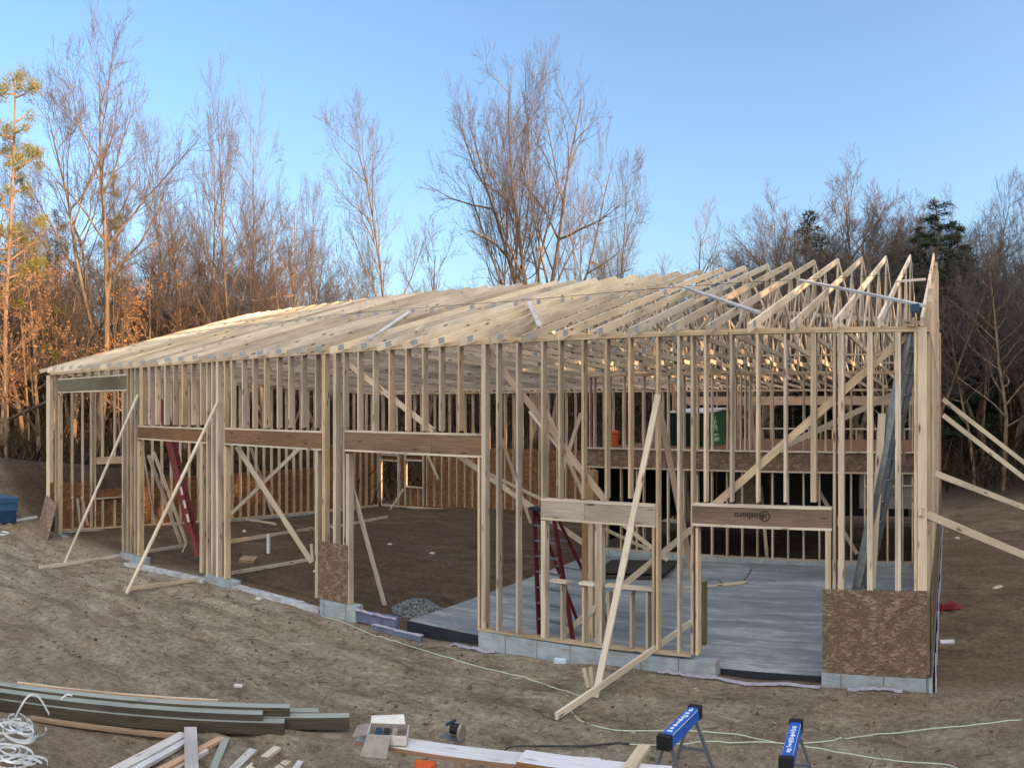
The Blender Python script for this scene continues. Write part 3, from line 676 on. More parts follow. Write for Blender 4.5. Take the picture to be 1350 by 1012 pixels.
# near-black back and side walls added, painting shade into the room under the loft
mb = MB(); mb.box((XLo+.1, DB-.02, 0), (XR-.2, DB-.0, ZD0)); mb.build('painted_shade_wall', M['nearblack'], RW)
mb = MB(); mb.box((XLo-.02, DM+.4, 0), (XLo-.005, DB-.1, ZD0)); mb.build('painted_shade_wall', M['nearblack'], LOFT)
mb = MB(); mb.box((XD(970, DM+1.2), DM+1.2, .9), (XD(1003, DM+1.2), DM+1.212, ZD0)); mb.build('sheathing_panel', M['osb'], LOFT)
mb = MB(); mb.box((XD(1133, DM+1.5), DM+1.5, 1.15), (XD(1210, DM+1.5), DM+1.52, ZD0-.02)); mb.build('grey_panel', M['grey'], LOFT)
MB().board(at(1141, 641, DM-.06), at(1206, 640, DM-.06), .03, .09).build('brace_board', M['brace'], IW)
# leftover studs (rear wall and left gable): more than anyone would count one by one
so_ = STUFF.build('stud', M['stud'], B); so_['kind'] = 'stuff'; so_['label'] = 'remaining studs of the rear and left gable walls'
# laminated column standing inside
MB().vboard(XD(767, 12.1), XD(782, 12.1), 12.1, 12.3, -.12, 2.75).build('laminated_column', M['column'], B)
MB().vboard(XD(775.5, 12.05), XD(781, 12.05), 12.05, 12.09, -.12, 1.9).build('scab_board', M['stud'], B)
MB().vboard(XD(925, 12.4), XD(930, 12.4), 12.4, 12.5, -.09, .95).build('scab_board', M['darkheader'], B)
# roof trusses -----------------------------------------------------
WEBS = MB(); PLATES = MB()
DT2 = 2*RIDD-TAILD+.0
for i in range(40):
    X = -.3404-.6096*i
    if i == 0: X = -.36
    jit = random.uniform(-.012, .012)
    tz = tail_z(i)+.0; rz = ridge_z(i)+random.uniform(-.008, .008); hd = .125
    # front top chord: underside starts at the tail, top meets the ridge
    sl_ = (rz-hd*1.03-tz)/(RIDD-TAILD); ang = math.atan(sl_); off = hd/2
    nv = Vector((0, -sin(ang), cos(ang)))*off
    T = MB()
    p0 = Vector((X, TAILD+.03, tz+.008)); p1 = Vector((X, RIDD, rz-hd*1.03))
    T.board(p0+nv, p1+nv, hd, .038, nv)
    zr2 = ZPB-.02; D2 = DB+.45
    s2 = (rz-hd*1.03-zr2)/(D2-RIDD); a2 = math.atan(s2); nv2 = Vector((0, sin(a2), cos(a2)))*off
    q0 = Vector((X, RIDD+.012, rz-hd*1.03)); q1 = Vector((X, D2, zr2))
    T.board(q0+nv2, q1+nv2, hd, .0372, nv2)
    zf, zb2 = ZP+.003, ZPB+.003
    T.board((X, DF-.02, zf+.045), (X, DB+.0, zb2+.045), .09, .0355, (0, 0, 1))
    TR = T.build('roof_truss', M['truss'], B)
    def top(Y):
        return tz+.01+sl_*(Y-TAILD) if Y < RIDD else rz-hd-s2*(Y-RIDD)
    def bot(Y): return zf+.09+(zb2-zf)*(Y-DF)/(DB-DF)
    tp = [13.2, 15.5, 17.7, RIDD, 21.8, 23.9, 26.0]; bt = [14.3, 16.6, 18.9, 20.7, 22.9, 25.0]
    w_ = []
    for k in range(6):
        w_.append(((tp[k], top(tp[k])), (bt[k], bot(bt[k])))); w_.append(((bt[k], bot(bt[k])), (tp[k+1], top(tp[k+1]))))
    w_.append(((tp[0], top(tp[0])), (12.2, bot(12.2)))); w_.append(((15.5, top(15.5)), (15.5, bot(15.5)))); w_.append(((RIDD, top(RIDD)), (RIDD, bot(RIDD)))); w_.append(((17.7, top(17.7)), (17.7, bot(17.7))))
    w_.append(((23.9, top(23.9)), (23.9, bot(23.9))))
    for wk, ((ya, za), (yb, zb_)) in enumerate(w_):
        mbx = MB() if i < 5 else WEBS
        mbx.board((X, ya, za), (X, yb, zb_), .075, .034-.0007*wk, (0, 1, 0), ext=.02)
        if i < 5: mbx.build('truss_web', M['web'], TR)
    # gang nail plates on the right-hand faces
    def plate(Y, z, w2, h2, ang_, mbp):
        c = Vector((X+.0205, Y, z)); d = Vector((0, cos(ang_), sin(ang_)))
        mbp.board(c-d*w2, c+d*w2, h2*2, .002, Vector((0, -sin(ang_), cos(ang_))))
    for Y, w2, h2 in ((11.02, .085, .05), (15.5, .09, .05)):
        pm = MB(); plate(Y, top(Y)+.062, w2, h2, ang, pm); pm.build('connector_plate', M['plate'], TR)
    for Y in (12.2, 14.3, 16.6, 18.9, 20.7, 22.9, 25.0):
        plate(Y, bot(Y)-.03, .08, .042, 0, PLATES)
WEBS.build('truss_web', M['web'], B)['kind'] = 'stuff'; PLATES.build('connector_plate', M['plate'], B)['kind'] = 'stuff'
# things laid over the trusses: they are nailed on
def ontop(Y, i=10): return tail_z(i)+.01+(ridge_z(i)-.129-tail_z(i))*(Y-TAILD)/(RIDD-TAILD)+.125/cos(.28)
def roofpt(px, py):
    Y = 14.0
    for _ in range(40):
        X = XD(px, Y); z = ontop(Y, max(0, min(39, -X/.6096)))+.02
        # move Y so that projected y matches
        yy = YH-FP*(z-EYE)/hypot(X, Y); Y += (yy-py)*.06; Y = max(10.8, min(RIDD, Y))
    X = XD(px, Y); return Vector((X, Y, ontop(Y, max(0, min(39, -X/.6096)))+.02))
for a, b, m in (((1054, 369), (1218, 403), 'grey'), ((901, 378), (1000, 412), 'grey'), ((697, 398), (711, 429), 'grey'), ((487, 447), (540, 411), 'grey'), ((1181, 371), (1220, 368), 'grey'), ((560, 428), (548, 436), 'brace')):
    MB().board(roofpt(*a), roofpt(*b), .085, .036, (0, 1, .27)).build('lateral_board', M[m], B)
mb = MB(); pts = [Vector((-.34-.6096*i, 15.5+.05*sin(i*.5), ontop(15.5, i)+.006)) for i in range(40)]
mb.tube(pts, .006, 4); mb.build('truss_bracing_line', M['string'], B)
mb = MB(); mb.board((-.36, 16.2, 5.55), (-8.5, 19.0, 6.55), .085, .036, (0, 0, 1)); mb.build('lateral_board', M['web'], B)
for Y, z in ((16.6, 4.95), (22.9, 4.8), (18.9, 4.9)): MB().board((-.3, Y, z), (-24.2, Y, z), .036, .085, (0, 0, 1)).build('lateral_board', M['web'], B)
# diagonal braces nailed inside the walls --------------------------
def brace(a, b, D0, D1, wd=.14, m='stud', th=.038, parent=None, name='diagonal_brace', ext=0):
    p, q = at(a[0], a[1], D0), at(b[0], b[1], D1)
    return MB().board(p, q, wd, th, (0, 0, 1) if abs(p.z-q.z) < 3*hypot(p.x-q.x, p.y-q.y) else (1, 0, 0), ext=ext).build(name, M[m], parent or B)
brace((1207, 431), (935, 672), DF+.17, DF+.17, .115, 'stud')
brace((1204, 507), (1030, 590), 15, 15, .11, 'stud')
brace((640, 458), (800, 662), DF+.17, DF+.17, .105, 'warm')
brace((700, 540), (758, 612), DF+.22, DF+.22, .12, 'brace')
brace((450, 472), (572, 568), DF+.17, DF+.17, .10, 'stud')
brace((596, 594), (770, 716), DF+.5, DF+1.6, .095, 'brace'); brace((640, 622), (857, 725), DF+1.2, DF+2.4, .055, 'brace')
brace((745, 833), (912, 697), 12.0, 12.2, .10, 'brace')
brace((866, 520), (915, 768), 12.2, 12.6, .10, 'warm')
brace((196, 600), (240, 720), DF+.2, 12.6, .10, 'stud'); brace((203, 596), (246, 716), DF+.3, 12.7, .09, 'brace'); brace((188, 590), (205, 690), 13.0, 13.6, .08, 'stud')
brace((312, 588), (411, 741), DF+.2, 12.6, .12, 'brace'); brace((331, 590), (363, 690), 20, 21, .11, 'stud')
brace((305, 677), (398, 588), 16, 16, .12, 'brace')
brace((465, 644), (507, 797), DF+.18, 12.0, .09, 'brace')
brace((532, 645), (514, 673), DB-.3, DB-1.3, .10, 'brace'); brace((563, 598), (578, 632), DB-.3, DB-.5, .12, 'brace')
brace((720, 540), (790, 700), 22, 22, .12, 'stud'); brace((766, 545), (735, 640), 21, 21, .12, 'stud'); brace((655, 560), (700, 690), 24, 24, .10, 'stud')
brace((985, 520), (998, 598), 20.3, 20.5, .10, 'stud'); brace((885, 505), (898, 560), 20.3, 20.5, .10, 'warm'); brace((1190, 530), (1192, 610), 17, 18, .14, 'warm')
brace((1080, 648), (1130, 730), 20.5, 20.5, .10, 'stud'); brace((1003, 640), (1012, 742), 20.8, 21, .09, 'stud')
brace((820, 690), (880, 738), 17.5, 18, .10, 'brace')
# ================================================================== LOOSE THINGS ON AND AROUND THE FRAME
def single(mb, name, m, label, cat, group=None):
    o = mb.build(name, M[m] if isinstance(m, str) else m); tag(o, label, cat, group); return o
# outside wall braces: leaning board + ground board (+ stake)
def wallbrace(top, foot, ga, gb, label, Dtop=DF-.03, extra=None, stake=None):
    pt = at(*top, Dtop); pf = gp(*foot, .04); a = gp(*ga, .05); b = at(*gb[:2], gb[2]) if len(gb) == 3 else gp(*gb, .05)
    e = empty('wall_brace', pf, label, 'brace', 'leaning braces outside the front wall')
    MB().board(pt, pf, .089, .038, (1, 0, 0)).build('leaning_board', M['brace'], e)
    if extra:
        pe = pt+(pf-pt)*extra; MB().board(pe+Vector((.03, -.045, 0)), pf+(pe-pf)*.0+Vector((.02, -.045, 0)), .089, .036, (1, 0, 0)).build('splice_board', M['brace'], e)
    MB().board(a, b, .09, .038, (0, 0, 1)).build('ground_board', M['brace'], e)
    if stake:
        for s in stake:
            g = gp(*s[0]); MB().board(g, at(s[1][0], s[1][1], g.y), .06, .036, (1, 0, 0)).build('stake', M['brace'], e)
wallbrace((182, 520), (85, 743), (52, 748), (243, 719), 'leftmost outside brace, pale board leaning on the tall doorway post', stake=[((241, 728), (246, 716))])
wallbrace((287, 530), (167, 782), (163, 777), (288, 759), 'second outside brace from the left, leaning on the post right of the red extension ladder')
wallbrace((868, 520), (785, 917), (733, 944), (911, 820, 12.3), 'rightmost outside brace, two spliced boards leaning beside the window opening', extra=.46, stake=[((776, 906), (770, 880)), ((781, 906), (779, 879))])
e = MB().board(gp(306, 755, .05), gp(410, 737, .05), .09, .038, (0, 0, 1)); single(e, 'floor_board', 'brace', 'long board on edge on the dirt floor under the second left doorway, outermost', 'board')
single(MB().board(gp(412, 737, .0), gp(412, 737)+Vector((-.05, 0, .42)), .08, .038, (1, 0, 0)), 'stake', 'brace', 'short pale stake at the end of the board on the dirt floor', 'stake')
single(MB().board(gp(305, 713, .06), gp(437, 693, .06), .12, .038, (0, 0, 1)), 'floor_board', 'brace', 'long pale board lying on the inside dirt floor above the pipe stub', 'board')
single(MB().board(gp(438, 695, .04), gp(511, 681, .04), .10, .038, (0, 0, 1)), 'floor_board', 'brace', 'pale board lying on the dirt seen through the widest doorway', 'board')
single(MB().board(gp(319, 683, .04), gp(364, 691, .04), .10, .038, (0, 0, 1)), 'floor_board', 'stud', 'short grey board lying on the dirt near the left gable wall', 'board')
p = gp(354, 729); single(MB().tube([p, p+Vector((0, 0, .55))], .055, 10), 'pipe_stub', 'strap', 'white plastic pipe stub standing up from the dirt floor', 'pipe')
# braces outside the right end wall
for a, b, D0, D1, lab in (((1243, 526), (1366, 622), 22, 22.5, 'uppermost board bracing the right end wall'), ((1243, 547), (1366, 642), 20, 20.5, 'second board down bracing the right end wall, parallel to the one above'),
                          ((1233, 624), (1380, 680), 14.5, 19, 'third board down bracing the right end wall, at a shallow slope'), ((1213, 674), (1400, 752), DF-.05, 14.5, 'lowest board bracing the right end wall, nailed to the corner post')):
    p, q = at(*a, D0), at(*b, D1); d = (q-p); t = (q.z-ground(q.x, q.y))/max(.05, -d.z) if d.z < 0 else 0
    q2 = q+d*min(t, 3)
    single(MB().board(p, q2, .12, .038, (0, 0, 1)), 'end_wall_brace', 'brace', lab, 'brace', 'boards bracing the right end wall')
# ladders ----------------------------------------------------------
def ladder(name, foot, topp, width, wdir, m, label, rung_m, rail=(.075, .03), n=None, labelpatch=None):
    foot = Vector(foot); topp = Vector(topp); e = empty(name, foot, label, 'ladder'); wdir = Vector(wdir).normalized()
    d = topp-foot; L = d.length
    nrm = d.normalized().cross(wdir)
    for s in (-1, 1): MB().board(foot+wdir*s*width/2, topp+wdir*s*width/2, rail[0], rail[1], nrm).build('side_rail', M[m], e)
    n = n or int(L/.305)
    for k in range(1, n):
        c = foot+d*k/n; MB().tube([c-wdir*(width/2-.012), c+wdir*(width/2-.012)], .016, 6).build('rung', M[rung_m], e)
    return e, d.normalized(), nrm
lf = gp(264, 738); lt = at(214, 526, 13.6)
for kk, (w_, off) in enumerate(((.46, 0),)):
    WL = Vector((-.62, .78, 0)).normalized(); e, d, nr = ladder('extension_ladder', lf, lt, .42, WL, 'red', 'tall red extension ladder with pale stickers leaning inside the second doorway', 'alu', (.11, .035))
    for sg in (-1, 1): MB().board(lf+WL*sg*.18+nr*.115+d*.9, lt+WL*sg*.18+nr*.115, .10, .03, nr).build('fly_rail', M['red'], e)
    for k in (.22, .30, .38):
        for q in (lf+(lt-lf)*k-WL*.229, lf+(lt-lf)*k+WL*.229): MB().board(q, q+d*.26, .07, .004, nr).build('sticker', M['redlabel'], e)
    for sg in (-1, 1): MB().board(lf+WL*sg*.21, lf+WL*sg*.21+d*.12, .14, .05, nr).build('rubber_foot', M['black'], e)
# grey aluminium extension ladder at the right
la = at(1117, 779, DF+.5); la.z = -.07; lb = at(1207, 436, DF+.32)
e, d, nr = ladder('extension_ladder', la, lb, .40, (.35, 1, 0), 'alu', 'grey aluminium extension ladder leaning behind the studs by the right corner', 'alu', (.085, .028))
for s in (-1, 1):
    wv = Vector((.35, 1, 0)).normalized()*s*.17; MB().board(la+wv+d*1.2+nr*.07, lb+wv+nr*.07, .075, .026, nr).build('fly_rail', M['alu'], e)
wv = Vector((.35, 1, 0)).normalized()*-.2160; mb = MB(); c = la+d*.42+wv; mb.board(c, c+d*.2, .055, .004, nr); mb.build('yellow_sticker', M['yellow'], e)
mb = MB(); c = la+d*.95+wv; mb.board(c, c+d*.12, .05, .004, nr); mb.build('white_sticker', M['paper'], e)
single(MB().board(at(1149, 775, DF+.3), at(1163, 545, DF+.2), .11, .038, (1, 0, 0)), 'leaning_board', 'brace', 'loose pale board standing beside the grey aluminium ladder', 'board')
# red stepladder
def stepladder():
    f0 = at(709, 836, 12.0); f0.z = 0; f1 = at(750, 842, 11.85); f1.z = 0
    tL, tR = at(704, 672, 12.25), at(729, 676, 12.15); tR.z = tL.z; 
    e = empty('stepladder', (f0+f1)/2, 'red fibreglass stepladder standing on the slab behind the window opening', 'ladder')
    f0 = Vector((XD(711, 11.9), 11.9, -.105)); f1 = Vector((XD(756, 11.75), 11.75, -.105))
    MB().board(f0, tL, .085, .03, (.3, 1, 0)).build('side_rail', M['darkred'], e); MB().board(f1, tR, .085, .03, (.3, 1, 0)).build('side_rail', M['darkred'], e)
    for k in range(1, 8):
        a = f0+(tL-f0)*k/8; b = f1+(tR-f1)*k/8; MB().board(a, b, .075, .025, (0, 1, 0)).build('step', M['steel'], e)
    g0 = f0+Vector((.15, 1.15, 0)); g1 = f1+Vector((.15, 1.15, 0))
    MB().board(g0, tL+Vector((0, .06, 0)), .06, .025, (1, 0, 0)).build('rear_rail', M['darkred'], e); MB().board(g1, tR+Vector((0, .06, 0)), .06, .025, (1, 0, 0)).build('rear_rail', M['darkred'], e)
    for k in (2, 4, 6):
        a = g0+(tL-g0)*k/8; b = g1+(tR-g1)*k/8; MB().tube([a, b], .014, 6).build('rear_strut', M['steel'], e)
    MB().board(tL+Vector((-.04, .02, .03)), tR+Vector((.04, .02, .03)), .22, .06, (0, 1, 0)).build('top_cap', M['nearblack'], e)
stepladder()
# wrapped bundle on the loft
def bundle():
    Z = ZD1+.03; Xa, Xm, Xb = XD(885, 21.6), XD(932, 21.0), XD(956, 22.2)
    A = Vector((XD(884, 21.9), 21.9, Z)); Bm = Vector((XD(931.5, 21.2), 21.2, Z)); C_ = Vector((XD(957, 23.4), 23.4, Z)); D_ = A+C_-Bm
    h = .98; e = empty('wrapped_lumber_bundle', (A+C_)/2, 'green plastic wrapped lumber bundle with a pale tree emblem, on the loft deck', 'bundle')
    def quad(a, b, h0, h1, m, nm, out):
        mb = MB(); up0 = Vector((0, 0, h0)); up1 = Vector((0, 0, h1)); mb.poly([a+up0, b+up0, b+up1, a+up1], .03); return mb.build(nm, M[m], e)
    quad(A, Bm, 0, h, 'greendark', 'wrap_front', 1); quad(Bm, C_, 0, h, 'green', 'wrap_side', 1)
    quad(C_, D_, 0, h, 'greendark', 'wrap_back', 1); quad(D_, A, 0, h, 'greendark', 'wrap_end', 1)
    MB().poly([A+Vector((-.05, -.05, h+.02)), Bm+Vector((.03, -.06, h+.02)), C_+Vector((.06, 0, h+.12)), D_+Vector((0, .05, h+.12))], .05).build('top_cover', M['strap'], e)
    u = (C_-Bm).normalized(); n_ = Vector((u.y, -u.x, 0)); L = (C_-Bm).length
    o = Bm+u*(L*.42)+n_*.006
    def tri(pts):
        mb = MB(); mb.poly([o+u*x+Vector((0, 0, z)) for x, z in pts], .003); return mb.build('tree_emblem', M['logo'], e)
    tri([(-.30, .42), (-.05, .42), (-.02, .85)]); tri([(.30, .42), (.02, .85), (.04, .42)])
    for z, hh in ((.30, .05), (.12, .11)):
        mb = MB(); x = -.42
        while x < .42:
            w2 = random.uniform(.06, .12); mb.poly([o+u*x+Vector((0, 0, z)), o+u*(x+w2)+Vector((0, 0, z)), o+u*(x+w2)+Vector((0, 0, z+hh)), o+u*x+Vector((0, 0, z+hh))], .003); x += w2+.035
        mb.build('printed_lettering', M['logo'], e)
bundle()
def bucket():
    c = Vector((XD(808, 20.6), 20.6, ZD1+.025)); mb = MB(); n = 16
    mb.tube([c, c+Vector((0, 0, .05)), c+Vector((0, 0, .36)), c+Vector((0, 0, .38)), c+Vector((0, 0, .42)), c+Vector((0, 0, .46))], [.14, .15, .165, .185, .185, .12], n)
    o = single(mb, 'bucket', 'orange', 'orange lidded bucket standing on the loft deck near its left end', 'bucket')
bucket()
mb = MB(); p = at(376, 505, 21); p.x = XL+.3
for k in range(4): mb.poly([p+Vector((.02*(k % 2), .09*k, 0)), p+Vector((.02*((k+1) % 2), .09*(k+1), 0)), p+Vector((.02*((k+1) % 2), .09*(k+1), -.42)), p+Vector((.02*(k % 2), .09*k, -.42))], .006)
single(mb, 'red_flag', 'reddebris', 'small bright red cloth hanging under the trusses at the left gable wall', 'cloth')
mb = MB(); p = at(1206, 408, DF+.1); mb.box(p+Vector((-.09, 0, -.10)), p+Vector((.07, .16, .09))); 
e = empty('nail_gun', p+Vector((0, .05, -.1)), 'dark blue power tool resting on the top plate at the right corner', 'tool')
MB().board(p+Vector((-.07, .06, .02)), p+Vector((.07, .06, .04)), .11, .08, (0, 0, 1)).build('tool_body', M['bin'], e); MB().board(p+Vector((0, .05, .02)), p+Vector((-.03, .05, -.10)), .05, .04, (1, 0, 0)).build('tool_handle', M['black'], e)
# scrap sheet and scrap boards at the left corner
mb = MB(); a, b = at(60, 652, DF-.06), at(75, 664, DF-.06); c = gp(62.5, 713, .02); d_ = gp(48.5, 704, .02)
mb.poly([d_, c, b, a], .012); single(mb, 'strand_board_scrap', 'osb', 'scrap of grey brown strand board leaning on the far left corner post', 'panel')
for k, (f, t, lab) in enumerate((((102, 690), (95, 656), 'left one of three short scrap boards leaning on the left gable studs'), ((106, 699), (102, 657), 'middle one of three short scrap boards leaning on the left gable studs'), ((116.5, 698), (108, 655), 'right one of three short scrap boards leaning on the left gable studs'))):
    single(MB().board(gp(*f), atx(t[0], t[1], XL+.16), .089, .036, (0, 1, 0)), 'scrap_board', 'brace', lab, 'board', 'three scrap boards leaning by the left gable')
# blue bin
def bin_():
    p = gp(4, 687); p.z = ground(p.x, p.y); e = empty('storage_bin', p, 'blue plastic bin with a lid on the dirt at the left edge', 'bin')
    s = .62; mb = MB(); mb.box(p+Vector((-.8, -.35, 0)), p+Vector((s-.22, .35, .42))); mb.build('bin_body', M['bin'], e)
    mb = MB(); mb.box(p+Vector((-.83, -.38, .42)), p+Vector((s-.19, .38, .68))); mb.build('bin_band', M['binl'], e)
    mb = MB(); mb.box(p+Vector((-.86, -.41, .69)), p+Vector((s-.16, .41, .86))); mb.build('lid', M['binl'], e)
bin_()
single(MB().board(gp(0, 690, .05), gp(49, 681, .05), .09, .04, (0, 0, 1)), 'pale_board', 'strap', 'long whitish board on the dirt in front of the blue bin', 'board')
def ribbon(mb, pts, wd=.018, th=.003):
    for p, q in zip(pts, pts[1:]): mb.board(p, q, wd, th, (random.uniform(-.3, .3), random.uniform(-.3, .3), 1), ext=.004)
def strapcoil(cx, cy, n, R, seed, label, hgt=.12, nm='strapping_coil'):
    rnd = random.Random(seed); c = gp(cx, cy); mb = MB()
    for k in range(n):
        ox, oy = rnd.uniform(-.2, .2), rnd.uniform(-.16, .16); r1 = R*rnd.uniform(.4, 1.2); r2 = R*rnd.uniform(.3, 1.0); t0 = rnd.uniform(0, 6); tl = rnd.uniform(-.3, .3); zb_ = rnd.uniform(.01, hgt); pts = []
        for j in range(rnd.randint(6, 19)):
            a = t0+j*.3; pts.append(c+Vector((ox+r1*cos(a), oy+r2*sin(a), zb_+.02*sin(a*1.3+k)*hgt*6*.1+abs(tl)*.03*(1+sin(a)))))
        for p, q in zip(pts, pts[1:]): mb.board(p, q, .026, .003, (tl, .3*sin(k), 1-abs(tl)*2), ext=.003)
    return single(mb, nm, 'strap', label, 'strapping')
strapcoil(22, 968, 11, .26, 1, 'tangled coil of white plastic strapping at the left end of the dark beams')
strapcoil(14, 1006, 10, .25, 2, 'lower coil of white plastic strapping in the bottom left corner')
strapcoil(2, 704, 3, .35, 3, 'small loop of white strapping on the dirt near the blue bin', .06)
# ---- pile of treated beams
E0 = gp(375, 969); Pn = gp(0, 939); U = Vector((E0.x-Pn.x, E0.y-Pn.y, 0)).normalized(); N = Vector((-U.y, U.x, 0)); E0.z = ground(E0.x, E0.y)
def pb(s0, s1, n0, n1, z0, z1, m, label, mt=None, cat='beam', group='treated beams in the pile at the lower left', name='treated_beam'):
    a = E0+U*s0+N*(n0+n1)/2+Vector((0, 0, (z0+z1)/2)); b = E0+U*s1+N*(n0+n1)/2+Vector((0, 0, (z0+z1)/2))
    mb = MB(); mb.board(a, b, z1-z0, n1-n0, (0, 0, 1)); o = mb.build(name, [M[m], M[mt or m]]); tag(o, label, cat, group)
    # paler top faces
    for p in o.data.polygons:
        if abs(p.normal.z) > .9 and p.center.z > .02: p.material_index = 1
    return o
pb(-5.6, 0, 0, .15, 0, .145, 'treated', 'dark treated beam in front on the ground, shorter right end', 'treated_top')
pb(-5.6, .80, .17, .32, 0, .145, 'treated', 'dark treated beam reaching farthest right out of the pile', 'treated_top')
pb(-5.6, -.27, .05, .19, .148, .225, 'treated', 'treated board stacked on the front beams, end drawn back', 'treated_top')
pb(-5.4, .06, .20, .34, .148, .255, 'treated', 'treated beam stacked on top with the pale upper face', 'treated_top')
pb(-5.5, .42, .36, .50, 0, .14, 'treated', 'narrow treated beam at the back of the pile', 'treated_top')
pb(-3.55, -.85, .36, .40, .143, .27, 'warm', 'reddish brown plank standing on edge at the back of the dark beams', 'brace', 'plank', None, 'wooden_plank')
pb(-.84, -.55, .37, .46, .143, .19, 'brace', 'short yellow offcut at the end of the reddish brown plank', 'brace', 'board', None, 'offcut')
single(MB().board(gp(40, 946, .03), gp(262, 972, .02), .035, .085), 'thin_board', 'column', 'thin brown board on the dirt along the front of the dark beams', 'board')
# strapping arcs over the pile
c = gp(48, 950); mb = MB(); pts = []
for j in range(20):
    t = j/19; x = 20+75*t; y = 945-(0 if t < .05 else 1)*34*abs(sin(t*pi*1.15))**.8 + (22 if .36 < t < .52 else 0)*sin((t-.36)/.16*pi)
    pts.append(gp(x, 948)+Vector((0, .0, .30*abs(sin(t*pi*1.6))+.02)))
for p, q in zip(pts, pts[1:]): mb.board(p, q, .024, .003, (0, 0, 1), ext=.004)
single(mb, 'strap_loop', 'strap', 'loose white strap looping up over the dark beams', 'strapping')
# ---- offcuts at the bottom
def offcut(a, b, wd, th, m, label, h=.02, h2=None, side=(1, 0, 0)):
    p, q = gp(*a, h), gp(*b, h if h2 is None else h2); single(MB().board(p, q, th, wd, (0, 0, 1)), 'offcut', m, label, 'offcut', 'offcuts on the dirt at the bottom left')
offcut((140, 1022), (243, 968), .14, .04, 'grey', 'long grey offcut slanting to the upper right, leftmost of the heap', .06)
offcut((165, 1022), (248, 976), .09, .04, 'plank', 'pale bluish offcut lying right against the leftmost grey one', .05)
offcut((190, 1026), (293, 973), .09, .04, 'warm', 'orange toned offcut under the upright grey board', .03)
offcut((215, 1022), (272, 989), .085, .04, 'grey', 'short grey offcut partly under the orange one', .02)
offcut((253, 1026), (251, 960), .15, .04, 'grey', 'broad grey board lying crosswise on top of the offcuts', .13, .12)
offcut((278, 1022), (298, 974), .085, .04, 'treated_top', 'dark grey offcut just right of the broad grey board', .03)
offcut((300, 1022), (334, 989), .10, .04, 'grey', 'grey offcut with a cut corner in the middle of the right group', .03)
offcut((318, 1022), (366, 986), .09, .04, 'brace', 'pale yellow offcut, rightmost long one of the heap', .04)
offcut((360, 1020), (380, 1004), .09, .04, 'brace', 'stubby yellow offcut cut by the bottom edge', .03)
offcut((385, 1020), (396, 1004), .07, .03, 'paper', 'small white offcut at the right end of the heap', .02)
# ---- planks on the orange sawhorse
ZT = .62
def hp(x, y, z): r = FP*(EYE-z)/(y-YH); return Vector((r*sin(az(x)), r*cos(az(x)), z))
a, b = hp(468, 979, ZT), hp(700, 1012, ZT); d = (b-a).normalized(); nn = Vector((-d.y, d.x, 0))
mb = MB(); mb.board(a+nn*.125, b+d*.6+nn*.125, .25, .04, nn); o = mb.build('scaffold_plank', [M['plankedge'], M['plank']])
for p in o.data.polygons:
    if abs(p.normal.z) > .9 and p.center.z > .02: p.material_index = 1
tag(o, 'long whitish plank on the orange sawhorse, carrying the open box', 'plank', 'planks laid across the sawhorses')
a2, b2 = hp(681, 1006, ZT+.045), hp(835, 1026, ZT+.045); d2 = (b2-a2).normalized(); n2 = Vector((-d2.y, d2.x, 0))
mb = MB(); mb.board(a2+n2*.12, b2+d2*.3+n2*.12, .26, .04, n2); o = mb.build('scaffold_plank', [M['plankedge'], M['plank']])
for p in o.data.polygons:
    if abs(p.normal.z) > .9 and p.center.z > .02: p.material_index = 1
tag(o, 'shorter whitish plank lapped over the right end of the long one', 'plank', 'planks laid across the sawhorses')
a3, b3 = hp(822, 1024, ZT+.09), hp(850, 984, ZT+.09)
single(MB().board(a3, b3, .11, .04, (1, 0, 0)), 'cross_board', 'brace', 'pale yellow board lying crosswise on the planks near the blue sawhorse', 'board')
